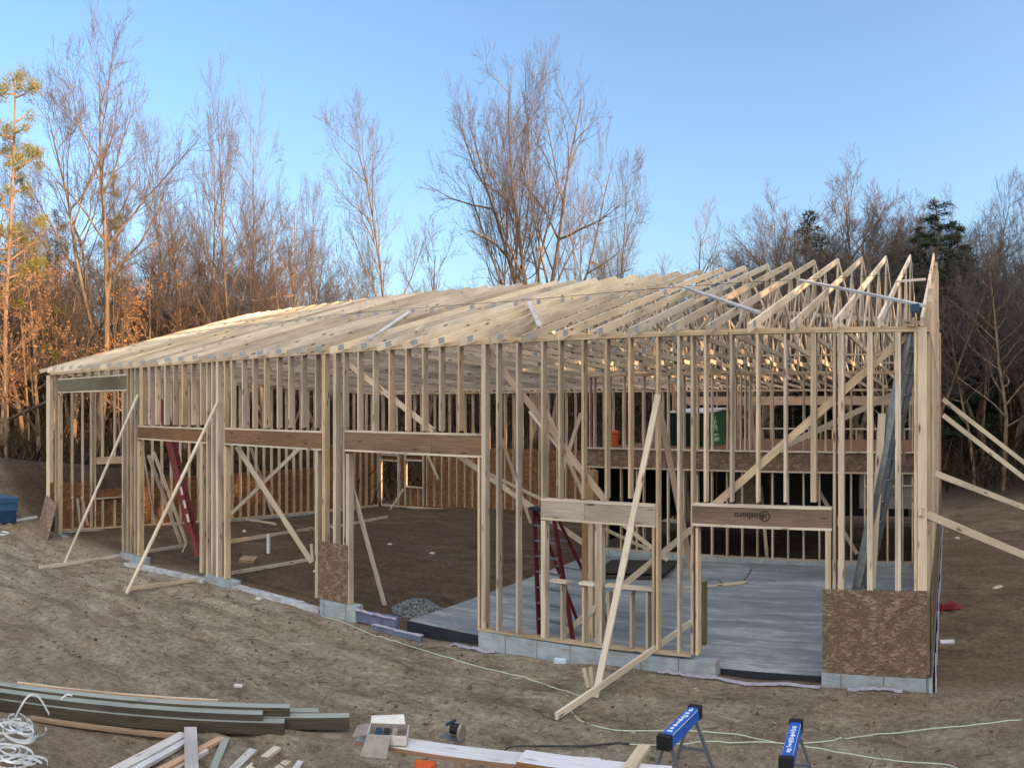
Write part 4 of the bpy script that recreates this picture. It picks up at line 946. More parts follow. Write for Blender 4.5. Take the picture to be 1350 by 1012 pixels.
# orange sawhorse
def sawhorse(near, far, m, label, wbeam=.10, hb=.12, legm='steel', print_=None, capm='black'):
    d = (far-near); L = d.length; u = Vector((d.x, d.y, 0)).normalized(); s = Vector((-u.y, u.x, 0)); g = (near+far)/2; gz = ground(g.x, g.y)
    e = empty('sawhorse', Vector((g.x, g.y, gz)), label, 'sawhorse', 'sawhorses on the dirt' if print_ else None)
    top = near.z
    mb = MB()   # trapezoid beam
    def sec(c): return [c+s*(-wbeam*.55)+Vector((0, 0, -hb)), c+s*(wbeam*.55)+Vector((0, 0, -hb)), c+s*(wbeam*.42), c-s*(wbeam*.42)]
    A, C_ = sec(near+u*.07), sec(far-u*.07); n0 = len(mb.v); mb.v += A+C_
    for i in range(4):
        j = (i+1) % 4; mb.face((n0+i, n0+4+i, n0+4+j, n0+j), ((0, 0), (1, 0), (1, .1), (0, .1)))
    mb.face((0, 1, 2, 3), ((0, 0),)*4); mb.face((7, 6, 5, 4), ((0, 0),)*4)
    mb.build('beam', M[m], e)
    for c0, c1 in ((near, near+u*.075), (far-u*.075, far)):
        q = MB(); q.board(c0-Vector((0, 0, hb/2)), c1-Vector((0, 0, hb/2)), hb+.015, wbeam*1.16, (0, 0, 1)); q.build('end_cap', M[capm], e)
    for c, sg in ((near+u*.12, -1), (far-u*.12, 1)):
        for k in (-1, 1):
            foot = c+u*sg*.06+s*k*.27; foot.z = ground(foot.x, foot.y)
            MB().board(c+s*k*.03+Vector((0, 0, -hb+.02)), foot, .038, .024, u).build('leg', M[legm], e)
        MB().board(c+s*-.15+Vector((0, 0, -.42)), c+s*.15+Vector((0, 0, -.42)), .03, .012, (0, 0, 1)).build('spreader', M[legm], e)
    if print_:
        rnd = random.Random(print_); x = .17
        while x < L-.16:
            mb = MB()
            w2 = rnd.uniform(.012, .04); cc = near+u*x+Vector((0, 0, .0015)); mb.board(cc-s*(.032*rnd.uniform(.4, 1)), cc+s*(.032*rnd.uniform(.4, 1)), w2, .003, u)
            if rnd.random() < .55:
                cc = cc+u*w2; mb.board(cc-u*.02, cc+u*.03, .014, .003, s)
            mb.build('worn_letter', M['whitepaint'], e); x += w2+rnd.uniform(.018, .05)
        for sg in (-1, 1):
            a = near+u*.1+s*sg*wbeam*.44+Vector((0, 0, -.012)); b = far-u*.1+s*sg*wbeam*.44+Vector((0, 0, -.012)); MB().board(a, b, .006, .004, (0, 0, 1)).build('worn_edge', M['whitepaint'], e)
    return e
sawhorse(hp(874, 972, .66), hp(918, 929, .66), 'blue', 'blue steel sawhorse nearer the planks, beam turned to show its side', .12, .12, print_=5)
sawhorse(hp(1036, 1001, .62), hp(1050, 948, .62), 'blue', 'second blue steel sawhorse, farther right and seen end on', .12, .11, print_=9)
sawhorse(hp(545, 1040, ZT-.045), hp(562, 1003, ZT-.045), 'orange', 'bright orange sawhorse under the long whitish plank', .16, .16, 'steel', None, 'orange')
# open box
def openbox():
    c = hp(512, 975, ZT+.025); e = empty('open_box', c, 'open cardboard box with white sides and dark packets, on the left end of the plank', 'box')
    u = Vector((.82, .57, 0)).normalized(); v = Vector((-u.y, u.x, 0)); w2, l2, h = .14, .19, .10
    P = lambda a, b, z: c+u*a+v*b+Vector((0, 0, z))
    MB().poly([P(-l2, -w2, .01), P(l2, -w2, .01), P(l2, w2, .01), P(-l2, w2, .01)], .01).build('box_bottom', M['card'], e)
    for a0, b0, a1, b1, m in ((-l2, -w2, l2, -w2, 'paper'), (l2, -w2, l2, w2, 'paper'), (l2, w2, -l2, w2, 'card'), (-l2, w2, -l2, -w2, 'paper')):
        MB().poly([P(a0, b0, 0), P(a1, b1, 0), P(a1, b1, h), P(a0, b0, h)], .006).build('box_side', M[m], e)
    MB().poly([P(-l2, -w2, h), P(l2*.2, -w2, h), P(l2*.1, -w2-.22, -.02), P(-l2*1.2, -w2-.2, -.02)][::-1], .006).build('flap', M['card'], e)
    MB().poly([P(-l2, w2, h), P(l2*.8, w2, h), P(l2*.7, w2+.07, h+.07), P(-l2, w2+.08, h+.04)], .006).build('flap', M['paper'], e)
    MB().poly([P(-l2*1.0, -w2, h), P(-l2, w2, h), P(-l2-.13, w2*.8, h-.02), P(-l2-.14, -w2, h-.03)], .006).build('flap', M['card'], e)
    for k in range(3): MB().board(P(-.1+k*.08, -.1, .05), P(-.1+k*.08, .10, .06), .05, .03, (1, 0, 0)).build('packet', M[('bin', 'black', 'card')[k]], e)
openbox()
# circular saw lying behind the plank
def saw():
    c = hp(602, 977, .40); e = empty('circular_saw', c, 'small dark power saw with a grey guard just behind the plank', 'tool')
    c = Vector(c)+Vector((0, 0, .12)); 
    MB().tube([c+Vector((-.07, 0, 0)), c+Vector((.07, .03, 0))], .055, 10).build('motor', M['black'], e)
    MB().tube([c+Vector((.06, -.02, -.01)), c+Vector((.085, -.015, -.01))], .09, 16).build('guard', M['card'], e)
    MB().board(c+Vector((-.13, 0, .02)), c+Vector((-.02, .0, .09)), .03, .03, (0, 1, 0)).build('handle', M['bin'], e)
    MB().board(c+Vector((-.14, -.06, -.07)), c+Vector((.12, -.06, -.07)), .12, .006, (0, 1, 0)).build('shoe', M['alu'], e)
    MB().board(c+Vector((0, .05, -.05)), Vector((c.x, c.y+.05, ground(c.x, c.y))), .09, .09, (1, 0, 0)).build('block', M['column'], e)
saw()
# cords ------------------------------------------------------------
def cordpts(l, h=.012):
    P = [gp(x, y, h) for x, y in l]; out = []
    for i in range(len(P)-1):
        p0 = P[max(0, i-1)]; p1 = P[i]; p2 = P[i+1]; p3 = P[min(len(P)-1, i+2)]
        for k in range(6):
            t = k/6; q = .5*((2*p1)+(p2-p0)*t+(2*p0-5*p1+4*p2-p3)*t*t+(3*p1-p0-3*p2+p3)*t**3); q.z = max(q.z, ground(q.x, q.y)+.006); out.append(q)
    return out+[P[-1]]
def cord(l, m, label, r=.0075): single(MB().tube(cordpts(l), r, 6), 'power_cable', m, label, 'cord', 'power cords on the dirt')
cord([(424, 812), (450, 819), (490, 836), (530, 848), (575, 862), (640, 881), (700, 896), (735, 908), (764, 917)], 'cord', 'pale cord running from the wide doorway post to the right outside brace')
cord([(757, 930), (753, 936), (764, 949), (790, 958), (820, 963), (868, 963), (905, 963), (961, 967), (1000, 974), (1030, 980), (1090, 977), (1140, 970), (1183, 966), (1230, 960), (1272, 957), (1380, 946)], 'cord', 'pale green cord curling from the brace foot and running to the right edge')
cord([(830, 981), (880, 982), (961, 979), (1010, 978), (1057, 983), (1109, 992), (1183, 1003), (1243, 1007), (1262, 1013), (1270, 1020)], 'cord', 'pale green cord nearest the camera, passing under both blue sawhorses')
cord([(655, 1000), (664, 990), (680, 984), (720, 983), (770, 983), (806, 980), (830, 980)], 'string', 'black cord on the dirt behind the whitish planks', .011)
def cordslab(l):
    return [Vector((*(FP*(EYE+.07)/(y-YH)*Vector((sin(az(x)), cos(az(x))))),  SZ(FP*(EYE+.07)/(y-YH)*sin(az(x)))+.012)) for x, y in l]
single(MB().tube(cordslab([(928, 768), (935, 763), (948, 763), (952, 768), (963, 769), (975, 769), (980, 766), (992, 748)]), .008, 5), 'power_cable', 'string', 'thin dark cord lying on the concrete slab', 'cord', 'power cords on the slab')
p, q = cordslab([(902, 776), (985, 768)]); single(MB().board(p+Vector((0, 0, .02)), q+Vector((0, 0, .02)), .04, .09, (0, 0, 1)), 'floor_board', 'brace', 'pale strip of board lying on the concrete slab', 'board')
# dark sheets stacked on the slab
p0 = cordslab([(782, 760), (872, 763), (890, 746), (800, 744)]); mb = MB(); mb.poly([v+Vector((0, 0, .07)) for v in p0], .06); mb.poly([v+Vector((.05, .12, .15)) for v in p0], .04)
single(mb, 'stacked_sheets', 'mattress', 'low dark stack of sheets lying at the back of the slab', 'stack')
# gravel heap beside the slab edge
def heap(px, py, rx, ry, h, m, name, label, cat):
    c = gp(px, py); rnd = random.Random(4); mb = MB()
    for k in range(420):
        a = rnd.uniform(0, 2*pi); t = rnd.random()**.6; X = c.x+rx*t*cos(a); Y = c.y+ry*t*sin(a); z = ground(X, Y)+h*(1-t*t)*rnd.uniform(.6, 1); s_ = rnd.uniform(.02, .055)
        mb.tube([(X, Y, z-s_), (X+rnd.uniform(-.02, .02), Y, z), (X, Y+rnd.uniform(-.02, .02), z+s_*.8)], [s_*.7, s_, s_*.35], 5)
    n = len(mb.v); K = 16; mb.v.append(Vector((c.x, c.y, ground(c.x, c.y)+h*.8)))
    for j in (1, 2, 3):
        for k in range(K):
            t = j/3; a = 2*pi*k/K; X = c.x+rx*t*cos(a); Y = c.y+ry*t*sin(a); mb.v.append(Vector((X, Y, ground(X, Y)-.03+h*.8*(1-t*t))))
    for k in range(K): mb.face((n, n+1+k, n+1+(k+1) % K), ((0, 0),)*3)
    for j in (0, 1):
        for k in range(K): mb.face((n+1+j*K+k, n+1+(j+1)*K+k, n+1+(j+1)*K+(k+1) % K, n+1+j*K+(k+1) % K), ((0, 0),)*4)
    single(mb, name, m, label, cat)
heap(551, 803, .5, .6, .2, 'gravel', 'gravel_heap', 'small blue grey heap of gravel by the slab edge in the wide doorway', 'gravel')
# small litter
def chip(x, y, w2, l2, h, m, label, rot=0, name='debris', cat='debris', hh=0):
    p = gp(x, y, h/2+hh); d = Vector((cos(rot), sin(rot), 0)); single(MB().board(p-d*l2/2, p+d*l2/2, w2, h, Vector((-d.y, d.x, .15))), name, m, label, cat)
chip(1315, 774, .10, .30, .03, 'brace', 'pale block of wood on the dirt to the right of the building', .9, 'wood_block', 'block')
chip(1262, 709, .10, .14, .05, 'paper', 'small white scrap near the lowest brace right of the building', .3, 'paper_scrap', 'scrap')
chip(1249, 846, .12, .24, .03, 'plank', 'pale crumpled scrap beside the right foundation', .1, 'paper_scrap', 'scrap')
chip(739, 871, .07, .20, .07, 'bottle', 'crushed clear plastic bottle on the dirt below the window opening', .2, 'plastic_bottle', 'bottle')
chip(322, 700, .10, .35, .03, 'paper', 'white scrap of board on the dirt inside the second left doorway', -.6, 'paper_scrap', 'scrap')
chip(328, 738, .35, .45, .12, 'column', 'brown lump of broken wood on the dirt floor inside', .5, 'wood_block', 'block')
chip(417, 753, .07, .16, .04, 'paper', 'small white chip beside the strand board panel', .5, 'paper_scrap', 'scrap')
chip(341, 789, .07, .14, .04, 'paper', 'small white chip in front of the pale footing edge', .1, 'paper_scrap', 'scrap')
chip(570, 729, .07, .14, .04, 'paper', 'white chip in the middle of the dirt floor', .1, 'paper_scrap', 'scrap')
chip(514, 717, .06, .12, .04, 'paper', 'tiny white chip left in the middle of the dirt floor', .4, 'paper_scrap', 'scrap')
chip(314, 904, .06, .12, .03, 'paper', 'small white chip above the right end of the dark beams', .7, 'paper_scrap', 'scrap')
mb = MB(); c = gp(1247, 803)
for k in range(6):
    a = k*1.05; mb.board(c+Vector((-.1, 0, .03)), c+Vector((.25*cos(a)+.05, .2*sin(a), .05+.04*(k % 2))), .16, .02, (0, 1, .3))
single(mb, 'red_tarp', 'reddebris', 'crumpled red plastic sheet on the dirt beside the right wall', 'tarp')
# a few clods and sticks so the dirt is not bare
mb = MB(); rnd = random.Random(11)
for k in range(4200):
    if k % 3: X, Y = rnd.uniform(-26, 5), rnd.uniform(4.5, 11)
    else: X, Y = rnd.uniform(-24, 6), rnd.uniform(11.5, 27)
    if -10 < X < 0 and Y > 11: continue
    s_ = rnd.uniform(.008, .032)*(1.6 if rnd.random() < .06 else 1); z = ground(X, Y)
    if rnd.random() < .3:
        a = rnd.uniform(0, 3.14); l = rnd.uniform(.05, .3); mb.board((X, Y, z+.01), (X+l*cos(a), Y+l*sin(a), z+.015), .008, .008)
    else: mb.tube([(X, Y, z-s_*.4), (X, Y, z+s_*.2), (X+s_*.3, Y, z+s_*.7)], [s_*.9, s_, s_*.4], 5)
o = mb.build('dirt_clods', simple('clod_soil', (.17, .125, .085), .95, 0, 1, 3, (.05, .035, .025))); tag(o, 'small clods, stones and sticks scattered over the dirt', 'debris', kind='stuff')
mb = MB(); rnd = random.Random(23)
for k in range(650):
    q = rnd.random()
    if q < .45: X, Y = rnd.gauss(-5.5, 2.2), rnd.gauss(8.2, 1.2)
    elif q < .8: X, Y = rnd.uniform(-20, 2), DF-abs(rnd.gauss(.3, .5))
    else: X, Y = rnd.uniform(-9.3, -.6), rnd.uniform(11.6, 19)
    z = SZ(X) if (-9.3 < X < -.4 and Y > 11.4) else ground(X, Y)
    a = rnd.uniform(0, 3.14); l = rnd.uniform(.006, .022)*(2.5 if rnd.random() < .06 else 1); mb.board((X, Y, z+.006), (X+l*cos(a), Y+l*sin(a), z+.009), .011, .005)
o = mb.build('wood_chips', M['brace']); tag(o, 'pale sawdust flakes and tiny wood chips on the dirt and slab', 'wood chips', kind='stuff')
# ================================================================== TREES
def gen_tree(seed, H=16, r0=.17, nb=16, spread=.5, up=.5, fork=0, start=.3, lean=0, dens=1.0, leaf=0, crook=.13, tr=.0070):
    rnd = random.Random(seed); T = MB(); C_ = MB(); LF = MB()
    def path(p, d, L, r, segs, lvl, rend):
        pts = [p]; rad = [r]
        for k in range(segs):
            j = crook*(1 if lvl else .45)
            d = (d+Vector((rnd.gauss(0, j), rnd.gauss(0, j), rnd.gauss(0, j*.5)+(up*.10 if lvl else 0)))).normalized()
            p = p+d*L/segs; pts.append(p); rad.append(r+(rend-r)*(k+1)/segs)
        return pts, rad
    def kids(pts, rad, L, lvl, n, a0):
        for k in range(n):
            t = a0+(1-a0)*((k+rnd.random())/n)**.9; f = t*(len(pts)-1); i = min(int(f), len(pts)-2); q = pts[i].lerp(pts[i+1], f-i); r = rad[i]+(rad[i+1]-rad[i])*(f-i)
            ax = (pts[i+1]-pts[i]).normalized(); az_ = rnd.uniform(0, 2*pi); per = ax.orthogonal().normalized(); per = (Matrix.Rotation(az_, 3, ax) @ per)
            an = rnd.uniform(.5, 1.05)*(spread/.5) if lvl <= 1 else rnd.uniform(.35, .85)
            d = (ax*cos(an)+per*sin(an)+Vector((0, 0, up*.22 if lvl <= 2 else .08))).normalized()
            if lvl == 1: l = H*rnd.uniform(.28, .50)*(1.12-.72*t)
            else: l = L*rnd.uniform(.36, .70)*(1.05-.5*t)
            if l < .18: continue
            rr = max(tr*.8, r*(rnd.uniform(.45, .72) if lvl == 1 else rnd.uniform(.35, .55))) if lvl <= 2 else tr*rnd.uniform(.6, 1)
            br(q, d, l, rr, lvl)
    def br(p, d, L, r, lvl):
        segs = {0: 9, 1: 6, 2: 4, 3: 3, 4: 2}[lvl]; pts, rad = path(p, d, L, r, segs, lvl, max(tr*.55, r*.25 if lvl else r*.15))
        (T if lvl <= 1 else C_).tube(pts, rad, 7 if lvl == 0 else 5 if lvl == 1 else 3, cap=False)
        if lvl == 0: kids(pts, rad, L, 1, nb, start)
        elif lvl == 1: kids(pts, rad, L, 2, int((5+L*1.1)*dens), .22)
        elif lvl == 2: kids(pts, rad, L, 3, int((4+L*2.2)*dens), .12)
        elif lvl == 3:
            if L > .35: kids(pts, rad, L, 4, int((2+L*2.5)*dens), .15)
        if leaf and lvl >= 3:
            for _ in range(leaf):
                q = pts[-1].lerp(pts[-2], rnd.random())+Vector((rnd.gauss(0, .06),)*3); s_ = rnd.uniform(.03, .06)
                a = Vector((rnd.gauss(0, 1), rnd.gauss(0, 1), rnd.gauss(0, 1))).normalized(); b = a.orthogonal()
                n = len(LF.v); LF.v += [q, q+a*s_, q+a*s_+b*s_, q+b*s_]; LF.face((n, n+1, n+2, n+3), ((0, 0),)*4)
    ln = Vector((lean, 0, 1)).normalized()
    if fork:
        pts, rad = path(Vector((0, 0, -.3)), ln, H*.24, r0, 4, 0, r0*.85); T.tube(pts, rad, 8, cap=False)
        for k in range(fork):
            a = 2*pi*k/fork+rnd.uniform(-.4, .4)+.3; d = (Vector((cos(a)*.24*(1+spread), sin(a)*.24, 1))).normalized()
            br(pts[-1], d, H*.76*rnd.uniform(.8, 1.0), r0*.62, 0)
    else: br(Vector((0, 0, -.3)), ln, H, r0, 0)
    return T, C_, LF
def gen_conifer(seed, H=15, r0=.16, R=2.3, start=.12, needles=26, patchy=0, wide=1.0):
    rnd = random.Random(seed); T = MB(); C_ = MB(); pts = [Vector((rnd.gauss(0, .05)*k, 0, H*k/8)) for k in range(9)]
    T.tube(pts, [r0*(1-.9*k/8) for k in range(9)], 7, cap=False); n = 80
    for k in range(n):
        t = start+(1-start)*k/n
        if patchy and rnd.random() < patchy: continue
        z = H*t; L = R*wide*(1-t)**.75*rnd.uniform(.55, 1.1)+.25; a = rnd.uniform(0, 2*pi); d = Vector((cos(a), sin(a), rnd.uniform(-.15, .3)))
        p = Vector((0, 0, z)); e_ = p+d*L+Vector((0, 0, -.12*L)); T.tube([p, p.lerp(e_, .5)+Vector((0, 0, .06)), e_], [.035, .02, .008], 3, cap=False)
        for j in range(int(needles*(.4+L/R))):
            q = p.lerp(e_, rnd.uniform(.2, 1.05))+Vector((rnd.gauss(0, .16*L*.5+.05), rnd.gauss(0, .16*L*.5+.05), rnd.gauss(-.05, .09)))
            for _ in range(5):
                a_ = Vector((rnd.gauss(0, 1), rnd.gauss(0, 1), rnd.gauss(0, .6))).normalized(); s_ = rnd.uniform(.12, .28); b = a_.orthogonal().normalized()*.03
                m_ = len(C_.v); C_.v += [q-b, q+b, q+a_*s_]; C_.face((m_, m_+1, m_+2), ((0, 0),)*3)
    return T, C_, MB()
def gen_pine(seed, H=14, r0=.17, lean=.10):
    rnd = random.Random(seed); T = MB(); C_ = MB(); pts = [Vector((lean*H*(k/8)+rnd.gauss(0, .06), rnd.gauss(0, .05), H*k/8)) for k in range(9)]
    T.tube(pts, [r0*(1-.75*k/8) for k in range(9)], 8, cap=False)
    for k in range(44):
        t = rnd.uniform(.42, 1); i = min(7, int(t*8)); p = pts[i].lerp(pts[i+1], t*8-i); a = rnd.uniform(0, 2*pi); L = rnd.uniform(.8, 2.4)*(1.3-t*.6); d = Vector((cos(a), sin(a), rnd.uniform(.0, .6)))
        e_ = p+d*L; T.tube([p, p.lerp(e_, .5)+Vector((0, 0, -.08)), e_], [.05, .03, .012], 4, cap=False)
        for c in range(rnd.randint(1, 3)):
            cc = p.lerp(e_, rnd.uniform(.5, 1.1))+Vector((rnd.gauss(0, .25), rnd.gauss(0, .25), rnd.gauss(.05, .15))); R = rnd.uniform(.28, .55)
            for j in range(160):
                q = cc+Vector((rnd.gauss(0, R*.5), rnd.gauss(0, R*.5), rnd.gauss(0, R*.3))); a_ = Vector((rnd.gauss(0, 1), rnd.gauss(0, 1), rnd.gauss(.4, .8))).normalized(); s_ = rnd.uniform(.10, .20); b = a_.orthogonal().normalized()*.017
                m_ = len(C_.v); C_.v += [q-b, q+b, q+a_*s_]; C_.face((m_, m_+1, m_+2), ((0, 0),)*3)
    return T, C_, MB()
PROTO = {}
def proto(key, gen, H, tm, cm, lm='leaf'):
    T, C_, LF = gen
    def me(mb, m):
        if not mb.v: return None
        me = bpy.data.meshes.new(key); me.from_pydata([tuple(v) for v in mb.v], [], mb.f); me.materials.append(M[m]); me.polygons.foreach_set('use_smooth', [True]*len(mb.f)) ; return me
    zs = sorted(v[2] for v in T.v+C_.v); rs = sorted(hypot(v[0], v[1]) for v in C_.v)
    PROTO[key] = (me(T, tm), me(C_, cm), me(LF, lm), zs[int(len(zs)*.998)], rs[int(len(rs)*.93)])
proto('tallfork', gen_tree(3, 16, .25, 14, .55, .55, fork=2, start=.22, dens=1.0), 16, 'bark', 'twig')
proto('multi', gen_tree(9, 16, .30, 12, .62, .5, fork=3, start=.2, dens=.9), 16, 'bark', 'twig')
proto('slim', gen_tree(12, 16, .17, 20, .52, .5, start=.32, dens=1.0), 16, 'bark', 'twig')
proto('slim2', gen_tree(15, 16, .15, 22, .58, .4, start=.26, dens=.95, lean=.06), 16, 'bark', 'twig')
proto('round', gen_tree(21, 12, .18, 20, .6, .7, start=.22, dens=1.15), 12, 'bark', 'twig')
proto('dark', gen_tree(33, 13, .24, 13, .65, .3, fork=2, start=.22, dens=.85, crook=.17), 13, 'bark', 'twig')
proto('redtop', gen_tree(41, 10, .12, 16, .5, .7, start=.22, dens=1.0), 10, 'bark', 'redtwig')
proto('leafy', gen_tree(52, 9, .10, 16, .6, .3, start=.15, dens=.9, leaf=2), 9, 'bark', 'redtwig')
proto('conifer', gen_conifer(60, 14, .17, 2.3), 14, 'bark', 'needle')
proto('conifer2', gen_conifer(61, 14, .17, 2.8, .1, 40, .06), 14, 'bark', 'needle')
proto('pine', gen_pine(70), 14, 'pinebark', 'needley')
proto('pole', gen_tree(80, 14, .13, 14, .55, .3, start=.35, dens=.6), 14, 'bark', 'twig')
def plant(key, pos, h, rot, label, cat='tree', group=None, name='bare_tree', wide=1.0):
    t, c, l, H, RR = PROTO[key]; e = bpy.data.objects.new(name, None); COL.objects.link(e); e.location = pos; e.rotation_euler = (0, 0, rot); s_ = h/H; wf = (-wide/RR if wide < 0 else s_*wide); e.scale = (wf, wf, s_)
    tag(e, label, cat, group)
    for nm, me in (('trunk', t), ('crown', c), ('dead_leaves', l)):
        if me:
            o = bpy.data.objects.new(nm, me); COL.objects.link(o); o.parent = e
    return e
WP = {}
def named(key, px, ytop, r, label, name='bare_tree', rot=None, wide=1.0):
    wpx = {2: 120, 128: 270, 160: 80, 14: 120, 40: 90, 205: 100, 262: 110, 338: 120, 425: 90, 70: 60, 165: 60, 298: 150, 232: 110, 393: 170, 503: 175, 563: 115, 704: 215, 668: 120, 725: 200, 768: 100, 795: 120, 905: 120, 1030: 160, 1070: 95, 1140: 200, 1238: 175, 1262: 120, 1212: 120, 1296: 140, 1362: 120}[px]; wide = -wpx/2/FP*r
    X, Y = r*sin(az(px)), r*cos(az(px)); g = ground(X, Y); h = EYE+(YH-ytop)/FP*r-g
    return plant(key, (X, Y, g-.1), h, rot if rot is not None else random.uniform(0, 6.28), label, 'tree', None, name, wide)
named('tallfork', 128, 22, 44, 'tall bare tree with a fork, biggest crown at the left of the picture', rot=-.5, wide=1.35)
named('slim', 160, 215, 43, 'thin tree with a sunlit orange trunk just right of the tall forked one', rot=1.0)
named('pine', 2, 98, 42, 'leaning pine with yellow green tufts at the left edge', 'pine_tree', rot=.2)
named('pine', 70, 270, 46, 'smaller pine with olive tufts, between the leaning pine and the tall forked tree', 'pine_tree', rot=2.2)
named('pine', 165, 225, 50, 'pine with olive tufts behind the thin orange trunk', 'pine_tree', rot=4.0)
named('slim2', 298, 75, 46, 'tall slender bare tree left of the twin dark trunks', rot=.6, wide=1.3)
named('slim', 232, 130, 50, 'bare tree in the left thicket between the tallest tree and the slender one', rot=2.0, wide=1.3)
named('dark', 393, 185, 44, 'dark bare tree whose twin trunks spread in a wide v above the roof', rot=-.6, wide=1.2)
named('slim', 503, 145, 46, 'single bare tree standing alone above the roof, left of the tallest middle clump', rot=3.0, wide=1.45)
named('redtop', 563, 290, 52, 'low reddish twiggy tree above the roof at the left of the middle clump', rot=1.2, wide=1.8)
named('multi', 704, 52, 50, 'largest bare tree in the middle with several sunlit trunks', rot=.2, wide=1.25)
named('tallfork', 668, 100, 51, 'upright bare tree directly left of the largest middle tree', rot=2.0, wide=1.2)
named('dark', 725, 130, 49, 'bare tree leaning far to the right in the middle clump', rot=3.0, wide=1.4)
named('slim2', 768, 175, 52, 'slender bare tree at the right side of the middle clump', rot=.3)
named('slim', 795, 200, 56, 'thin bare tree, last on the right of the middle clump', rot=4.2)
named('redtop', 905, 262, 58, 'isolated reddish topped bare tree between the middle and right woods', rot=2.2, wide=1.5)
named('round', 1030, 235, 56, 'fine twigged bare tree, first of the right woods', rot=.7, wide=1.4)
named('conifer', 1070, 278, 50, 'small dark spruce rising behind the right trusses', 'conifer_tree', rot=0)
named('round', 1140, 205, 52, 'broad bare tree with a dense round crown, tallest in the right woods', rot=2.4, wide=1.5)
named('conifer2', 1238, 262, 44, 'wide dark conifer behind the right end wall', 'conifer_tree', rot=1.0, wide=1.2)
named('conifer2', 1262, 292, 47, 'dark conifer hidden behind the wide one, to its right', 'conifer_tree', rot=2.0)
named('conifer2', 1212, 300, 49, 'dark conifer just left of the wide one above the right end wall', 'conifer_tree', rot=3.0)
named('slim', 1296, 205, 40, 'slender bare tree right of the wide dark conifer', rot=5.0, wide=1.1)
named('tallfork', 1362, 195, 38, 'forked bare tree cut by the right edge', rot=1.6)
named('slim', 40, 150, 44, 'slender sunlit bare tree between the leaning pine and the tall forked tree', rot=1.7)
named('slim2', 205, 160, 47, 'sunlit bare tree directly above the left end of the roof', rot=2.9)
named('slim', 262, 140, 49, 'sunlit bare tree above the second doorway', rot=4.4)
named('slim2', 338, 95, 50, 'tall fine twigged bare tree above the third doorway', rot=5.2)
named('slim', 425, 215, 47, 'small bare tree above the strand board panel, right of the twin dark trunks', rot=.9)
for px, yt, r, wd_, lb in ((8, 300, 37, .9, 'orange brown leafy bush tree below the leaning pine at the far left'), (52, 270, 41, 1.0, 'tall bush tree with orange brown leaves right of the leaning pine'), (200, 300, 45, 1.0, 'bush tree with orange brown leaves above the left end of the roof'), (262, 330, 48, 1.0, 'small bush tree with brown leaves peeking over the roof at the left')):
    X, Y = r*sin(az(px)), r*cos(az(px)); g = ground(X, Y); plant('leafy', (X, Y, g-.1), EYE+(YH-yt)/FP*r-g, random.uniform(0, 6.28), lb, 'tree', None, 'bare_tree', wd_)
# thinner trees filling the wood
rnd = random.Random(99)
spots = []
for k in range(62):
    px = rnd.uniform(-60, 460) if k % 2 else rnd.uniform(-60, 330); spots.append((px, rnd.uniform(46, 62), rnd.uniform(230, 400), 0))
for k in range(30): spots.append((rnd.uniform(450, 960), rnd.uniform(55, 72), rnd.uniform(345, 430), 1))
for k in range(46): spots.append((rnd.uniform(975, 1420), rnd.uniform(36, 62), rnd.uniform(270, 360), 2))
LM = [(-80, 'at the far left edge of the picture'), (30, 'behind the blue bin'), (75, 'behind the left gable end'), (130, 'behind the tall first doorway'), (190, 'above the left end of the roof'), (255, 'above the second doorway'), (330, 'above the third doorway'), (420, 'above the strand board panel by the wide doorway'), (480, 'above the left half of the wide doorway'), (560, 'above the right half of the wide doorway'), (640, 'left of the largest middle tree'), (700, 'behind the largest middle tree'), (770, 'above the window opening'), (850, 'left of the isolated reddish topped tree'), (920, 'right of the isolated reddish topped tree'), (985, 'at the left edge of the right wood'), (1045, 'left of the small dark spruce'), (1090, 'under the dense round crown'), (1150, 'right of the dense round crown'), (1200, 'beside the wide dark conifer'), (1260, 'just right of the wide dark conifer'), (1320, 'near the right edge of the picture')]
KL = {'slim': 'slender bare tree', 'slim2': 'slightly leaning slender bare tree', 'pole': 'pole thin bare tree', 'tallfork': 'forked bare tree', 'redtop': 'reddish twiggy tree', 'leafy': 'bush like tree with dead brown leaves', 'round': 'round crowned bare tree', 'dark': 'spreading crooked bare tree', 'conifer2': 'dark conifer'}
OR = ['leftmost', 'second from left', 'third from left', 'fourth from left', 'fifth from left', 'sixth from left', 'seventh from left', 'eighth from left']
grp = {0: 'thin trees of the left thicket', 1: 'low trees of the distant wood', 2: 'thin trees of the right wood', 3: 'conifers of the right wood'}
todo = []
for px, r, yt, z in spots:
    if z == 2 and px < 1200: yt += 20
    key = rnd.choice({0: ['slim', 'slim2', 'pole', 'tallfork', 'redtop', 'pole', 'slim2', 'dark', 'leafy', 'slim'], 1: ['redtop', 'pole', 'round', 'slim'], 2: ['pole', 'slim', 'slim2', 'pole', 'dark']}[z])
    if key == 'leafy': yt = max(yt, 330)
    todo.append((px, r, yt, z, key, rnd.uniform(.9, 1.25)))
for k in range(12):
    px = rnd.choice([rnd.uniform(1215, 1300), rnd.uniform(1050, 1330)]); todo.append((px, rnd.uniform(50, 64), rnd.uniform(330, 390), 3, 'conifer2', rnd.uniform(1.0, 1.3)))
for k in range(22):
    px = rnd.uniform(985, 1215); todo.append((px, rnd.uniform(48, 66), rnd.uniform(245, 330), 2, rnd.choice(['round', 'round', 'slim2']), rnd.uniform(1.2, 1.7)))
for k in range(8):
    px = rnd.uniform(1225, 1400); todo.append((px, rnd.uniform(44, 66), rnd.uniform(235, 320), 2, rnd.choice(['round', 'slim']), rnd.uniform(1.1, 1.5)))
todo.sort(); bucket = {}
